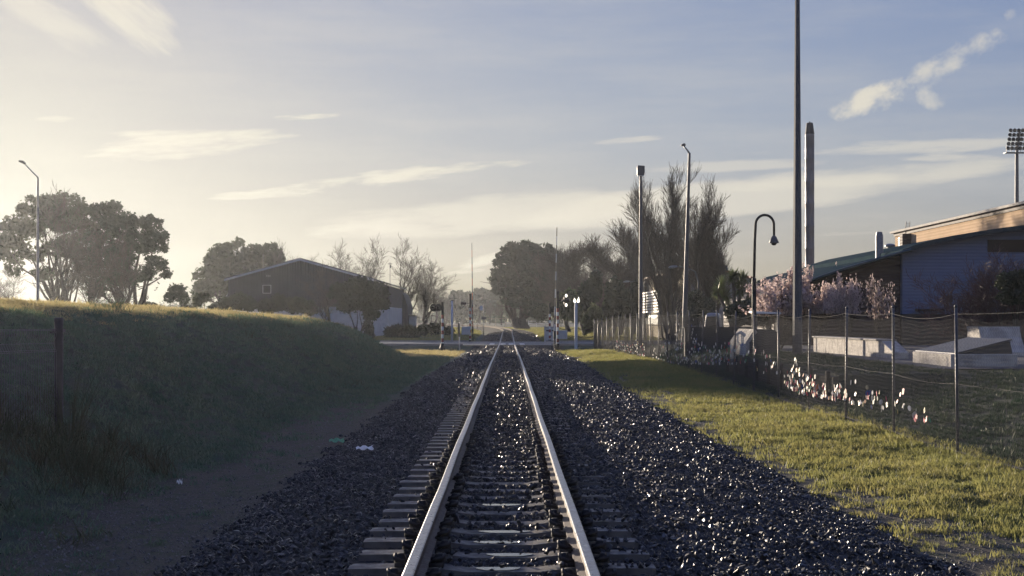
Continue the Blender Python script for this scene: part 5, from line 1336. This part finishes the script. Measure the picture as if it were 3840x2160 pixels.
# cabbage tree
def cabbage(px, Y, heads, label):
    x = wx(px, Y); b = zg1(x, Y); t = thing('cabbage_tree', label, 'tree', (x, Y, b)); V, F = [], []; tr = MB(); r = np.random.default_rng(4)
    for (hx, hy, s) in heads:
        c = np.array([wx(hx, Y) - x, r.uniform(-.8, .8), wz(hy, Y) - b])
        tr.tube([(0, 0, -.2), (c[0] * .3, c[1] * .3, c[2] * .5), tuple(c)], [.16, .12, .08], 7)
        for _ in range(190):
            d = r.normal(0, 1, 3); d[2] = d[2] * .9 + .25; d /= np.linalg.norm(d); L = s * r.uniform(.6, 1.1); sd = np.cross(d, [0, 0, 1.0]); sd /= np.linalg.norm(sd) + 1e-6; sd = sd * .028
            m1 = c + d * L * .5; m2 = c + d * L - np.array([0, 0, L * .22 * (1 - abs(d[2]))])
            o = len(V); V += [c - sd * .5, c + sd * .5, m1 + sd, m1 - sd, m2 + sd * .15, m2 - sd * .15]; F += [(o, o + 1, o + 2, o + 3), (o + 3, o + 2, o + 4, o + 5)]
    tr.build('trunk', M['barkpale'], t, True); link('crown', npmesh('crown', V, F, M['cordyline']), t)
cabbage(1850, 80, [(1822, 722, .75), (1845, 700, .75), (1870, 705, .8), (1890, 722, .7), (1830, 745, .7), (1860, 728, .8), (1885, 745, .7), (1742 + 100, 695, .5), (1805, 735, .55)], 'spiky green cabbage tree catching the sun left of the gooseneck lamp')
leafy('hedge', 'rounded dark clipped hedge under the cabbage tree', 1890, 72, [(1840, 785, 20, 16), (1870, 775, 30, 18), (1910, 780, 34, 18), (1945, 790, 24, 14), (1890, 800, 60, 18)], 9000, .12, M['hedge'], M['bark'], .1, 71, 5, 'hedge', None, trunk=False)
leafy('bush', 'dark rounded conifer bush behind the leaning street light', 1765, 112, [(1752, 765, 24, 34), (1775, 775, 26, 26), (1740, 800, 26, 20)], 5000, .16, M['hedge'], M['bark'], .1, 72, 5, 'bush', None, trunk=False)
# blossom trees
def blossom(label, px, Y, lst, n, seed, top):
    x = wx(px, Y); b = zg1(x, Y); t = thing('blossom_tree', label, 'tree', (x, Y, b), 'blossoming cherry trees'); H = wz(top, Y) - b
    wood, tw = gen_bare(seed, H, counts=(8, 6, 5), lens=(.7, .34, .2, .11), ang=(20, 42), trop=.1, r0=.08, rt=.008, stems=4, stemang=32, t0=.2)
    mb = MB(); mb.v = wood.v + tw.v; mb.f = wood.f + [tuple(i + len(wood.v) for i in f) for f in tw.f]; mb.m = [0] * len(mb.f)
    mb.build('trunk', M['bark'], t, True)
    r = np.random.default_rng(seed); tv = np.array(tw.v); P = tv[r.integers(0, len(tv), n)] + r.normal(0, .045, (n, 3))
    wpx = px2m((max(q[0] + q[2] for q in lst) - min(q[0] - q[2] for q in lst)) / 2, Y); half = np.percentile(np.abs(P[:, 0]), 97); zt = P[:, 2].max()
    t.scale = (1.22 * wpx / half, 1.22 * wpx / half, H / zt); t.location.x = wx((max(q[0] + q[2] for q in lst) + min(q[0] - q[2] for q in lst)) / 2, Y)
    P = P[P[:, 2] > zt * .42]; u = r.normal(0, 1, P.shape); u /= np.linalg.norm(u, axis=1, keepdims=True); w = np.cross(u, r.normal(0, 1, P.shape)); w /= np.linalg.norm(w, axis=1, keepdims=True)
    s_ = (.055 * r.uniform(.6, 1.4, len(P)))[:, None]; V = np.stack([P - u * s_, P - w * s_, P + u * s_, P + w * s_], 1).reshape(-1, 3)
    link('crown', npmesh('crown', V, np.arange(len(V)).reshape(-1, 4), M['blossom']), t)
blossom('wide pink-white blossom tree between the gooseneck lamp and the tall pole', 1955, 62, [(1930, 735, 26, 36), (1965, 715, 28, 38), (1990, 705, 18, 34), (1945, 765, 30, 20), (1985, 760, 22, 26), (1918, 715, 10, 22)], 10500, 81, 672)
blossom('largest pink-white blossom tree just right of the tall pole', 2060, 62, [(2040, 720, 26, 40), (2075, 710, 26, 38), (2060, 760, 36, 28), (2030, 765, 18, 24), (2090, 745, 20, 34)], 12500, 82, 662)
blossom('pink-white blossom tree against the lower edge of the green roof', 2125, 60, [(2115, 690, 22, 26), (2140, 700, 22, 30), (2130, 740, 24, 34), (2110, 765, 18, 22)], 8000, 83, 658)
blossom('small sparse blossom tree in front of the brown wall', 2205, 60, [(2200, 735, 10, 24), (2222, 715, 14, 16), (2240, 700, 8, 10), (2205, 770, 9, 20)], 1500, 84, 690)
leafy('shrub', 'dense dark clipped shrub at the right edge in front of the blue-grey wall', 2560, 60, [(2540, 712, 34, 28), (2580, 715, 50, 36), (2560, 745, 50, 20)], 9000, .09, M['hedge'], M['bark'], .09, 91, 5, 'shrub', None, fork=.5, stems=3)
# far woods: one mass, in the haze
fb = []
r = np.random.default_rng(99)
for px in np.arange(-300, 2900, 17):
    Y = r.uniform(430, 620); top = 772 + 12 * math.sin(px * .013) + r.normal(0, 8) - (14 if 1100 < px < 1300 else 0)
    fb.append((wx(px, Y), Y, wz(top, Y) * .5, px2m(r.uniform(14, 26), Y), 8, wz(top, Y) * .55))
V, F = leafcloud(fb, 26000, 1.1, 98, .5)
tag(link('far_woods', npmesh('far_woods', V, F, M['leafgum'])), 'hazy belt of distant woods along the horizon', 'woods', None, 'stuff')

# ------------------------------------------------------------------ sky, sun, haze, camera
world = bpy.data.worlds.new('World'); scene.world = world; world.use_nodes = True
t = NT(world.node_tree); nt = world.node_tree
bg = nt.nodes['Background']
sky = t.n('ShaderNodeTexSky', _sky_type='NISHITA', _sun_disc=False, _sun_elevation=SUN_EL, _sun_rotation=SUN_AZ, _air_density=AIR, _dust_density=DUST, _ozone_density=OZONE, _altitude=10)
gen = t.n('ShaderNodeTexCoord').outputs['Generated']
sp = t.n('ShaderNodeSeparateXYZ'); t.l(gen, sp.inputs[0])
az = t.math('ARCTAN2', sp.outputs[0], sp.outputs[1]); el = t.math('ARCSINE', sp.outputs[2])
cmb = t.n('ShaderNodeCombineXYZ'); t.l(az, cmb.inputs[0]); t.l(el, cmb.inputs[1])
def ae(px, py):
    dx = (px - VX) / FPX; dy = (VY - py) / FPX
    return math.atan(dx), math.atan(dy / math.sqrt(1 + dx * dx))
def cloud(x0, y0, x1, y1, thick, amount, nsx=14, nsy=70, lo=.42, hi=.7, taper=True):
    """long cloud between two directions of the sky: rotated frame (s along, q across), frayed by stretched noise"""
    a0, e0 = ae(x0, y0); a1, e1 = ae(x1, y1)
    L = math.hypot(a1 - a0, e1 - e0); ca, sa = (a1 - a0) / L, (e1 - e0) / L; ac, ec = (a0 + a1) / 2, (e0 + e1) / 2
    da = t.math('SUBTRACT', az, ac); de = t.math('SUBTRACT', el, ec)
    s = t.math('ADD', t.math('MULTIPLY', da, ca), t.math('MULTIPLY', de, sa))
    q = t.math('SUBTRACT', t.math('MULTIPLY', de, ca), t.math('MULTIPLY', da, sa))
    c = t.n('ShaderNodeCombineXYZ'); t.l(t.math('MULTIPLY', s, nsx), c.inputs[0]); t.l(t.math('MULTIPLY', q, nsy), c.inputs[1]); c.inputs[2].default_value = x0 * .37 + y0
    nz = t.noise(c.outputs[0], 1.0, 7, .62)
    su = t.math('DIVIDE', s, L / 2); qu = t.math('DIVIDE', q, thick / FPX)
    d2 = t.math('ADD', t.math('POWER', t.math('ABSOLUTE', su), 2.5), t.math('MULTIPLY', qu, qu))
    env = t.math('SUBTRACT', 1.0, d2)
    v = t.math('ADD', nz, t.math('MULTIPLY', t.math('SUBTRACT', env, .55), .34))
    return t.math('MULTIPLY', t.mrange(v, lo, hi), t.math('MULTIPLY', t.mrange(env, -.6, .35), amount))
CL = [cloud(560, 497, 1400, 393, 26, .85, 16, 90), cloud(470, 500, 900, 480, 15, .6, 14, 100), cloud(150, 380, 770, 335, 46, .85, 12, 70), cloud(640, 296, 880, 290, 11, .8, 20, 150),
      cloud(200, 300, 60, 300, 12, .4, 20, 120), cloud(700, 575, 1900, 485, 62, .62, 5, 26, .36, .62), cloud(1250, 560, 2700, 395, 52, .62, 5, 26, .34, .6), cloud(1800, 385, 2700, 350, 22, .55, 10, 80), cloud(1560, 430, 2120, 405, 20, .45, 10, 80),
      cloud(1440, 365, 1700, 345, 12, .5, 14, 110), cloud(1740, 470, 2400, 440, 26, .45, 8, 60), cloud(2240, 400, 2560, 392, 14, .5, 14, 100), cloud(2000, 590, 2700, 560, 14, .4, 10, 80), cloud(1100, 680, 1310, 630, 22, .6, 12, 60), cloud(1100, 690, 1240, 676, 8, .4, 12, 100),
      cloud(150, -120, 480, 150, 70, .75, 8, 34, .36, .66), cloud(-80, -60, 300, 150, 60, .5, 8, 34, .36, .66),
      cloud(2080, 290, 2340, 195, 40, .9, 42, 55, .38, .74), cloud(2230, 240, 2540, 70, 44, .7, 42, 55, .42, .80), cloud(2300, 215, 2385, 280, 30, .6, 50, 50, .42, .78), cloud(2520, 60, 2560, 20, 20, .3, 60, 60)]
tot = CL[0]
for c in CL[1:]:
    tot = t.math('SUBTRACT', 1.0, t.math('MULTIPLY', t.math('SUBTRACT', 1.0, tot), t.math('SUBTRACT', 1.0, c)))
# thin high veil everywhere
vv = t.n('ShaderNodeVectorMath', _operation='MULTIPLY'); t.l(cmb.outputs[0], vv.inputs[0]); vv.inputs[1].default_value = (5, 34, 1)
veil = t.math('MULTIPLY', t.mrange(t.noise(vv.outputs[0], 1.0, 5, .6), .35, .75), .18)
tot = t.math('MAXIMUM', tot, veil)
sc3 = t.n('ShaderNodeSeparateColor'); t.l(sky.outputs[0], sc3.inputs[0])
cc3 = t.n('ShaderNodeCombineColor')
G_ = 1 / (SKY * 2 ** EXPO)
for i_, (m_, k_, p_) in enumerate(SKYFILM):   # soft shoulder, as a thin bright overcast flattens the glare round the sun
    e_ = t.math('EXPONENT', t.math('MULTIPLY', t.math('POWER', t.math('DIVIDE', sc3.outputs[i_], k_), p_), -1.0))
    t.l(t.math('MULTIPLY', t.math('SUBTRACT', 1.0, e_), m_ * G_), cc3.inputs[i_])
rr_ = t.math('MULTIPLY', cc3.inputs[0].links[0].from_socket, 1 / (SKYFILM[0][0] * G_))
t.l(t.math('MULTIPLY', cc3.inputs[2].links[0].from_socket, t.math('SUBTRACT', 1.07, t.math('MULTIPLY', rr_, .24))), cc3.inputs[2])
low = t.math('MULTIPLY', t.mrange(el, .0, .13, .72, 1.0), t.mrange(el, .26, .8, 1.0, 1.75))   # unseen sky overhead brightened to lift the foreground shade, dimmer low down
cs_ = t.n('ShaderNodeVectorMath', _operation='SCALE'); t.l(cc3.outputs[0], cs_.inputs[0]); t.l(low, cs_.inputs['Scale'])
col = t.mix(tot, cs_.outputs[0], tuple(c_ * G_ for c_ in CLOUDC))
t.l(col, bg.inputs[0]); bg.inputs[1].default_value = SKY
sd = bpy.data.lights.new('sun', 'SUN'); sd.energy = SUNE; sd.angle = R(.55); sd.color = SUNC
so = bpy.data.objects.new('sun', sd); COL.objects.link(so)
ts = Vector((math.sin(SUN_AZ) * math.cos(SUN_EL), math.cos(SUN_AZ) * math.cos(SUN_EL), math.sin(SUN_EL)))
so.rotation_euler = ts.to_track_quat('Z', 'Y').to_euler(); so.location = (-60, 80, 40)
# morning haze
mb = MB(); mb.box((0, 350, 16.5), (1010, 765, 38))
hz_ = mb.build('haze', [])
m = bpy.data.materials.new('morning_haze'); m.use_nodes = True; q = NT(m.node_tree); m.node_tree.nodes.remove(m.node_tree.nodes['Principled BSDF'])
pv = q.n('ShaderNodeVolumePrincipled'); pv.inputs['Color'].default_value = (*HAZEC, 1); pv.inputs['Density'].default_value = HAZE; pv.inputs['Anisotropy'].default_value = HAZEG
q.l(pv.outputs[0], m.node_tree.nodes['Material Output'].inputs['Volume'])
hz_.data.materials.append(m); tag(hz_, 'pale morning haze lying over the whole scene', 'haze', None, 'stuff')

cam = bpy.data.cameras.new('camera'); co = bpy.data.objects.new('camera', cam); COL.objects.link(co)
co.location = (CAMX, 0, CAMZ); co.rotation_euler = (math.pi / 2, 0, 0)
cam.sensor_width = 36; cam.lens = 50; cam.shift_x = (1288 - VX) / 2576; cam.shift_y = (VY - 724.5) / 2576
cam.clip_start = .1; cam.clip_end = 3000
scene.camera = co
vs = scene.view_settings; vs.view_transform = 'Standard'; vs.look = 'None'; vs.gamma = 1; vs.exposure = EXPO
scene.render.engine = 'CYCLES'
cy = scene.cycles; cy.max_bounces = 6; cy.diffuse_bounces = 3; cy.glossy_bounces = 2; cy.transmission_bounces = 3; cy.volume_bounces = 0; cy.transparent_max_bounces = 4
cy.use_denoising = True
try: cy.denoiser = 'OPENIMAGEDENOISE'
except Exception: pass
cy.sample_clamp_indirect = 4
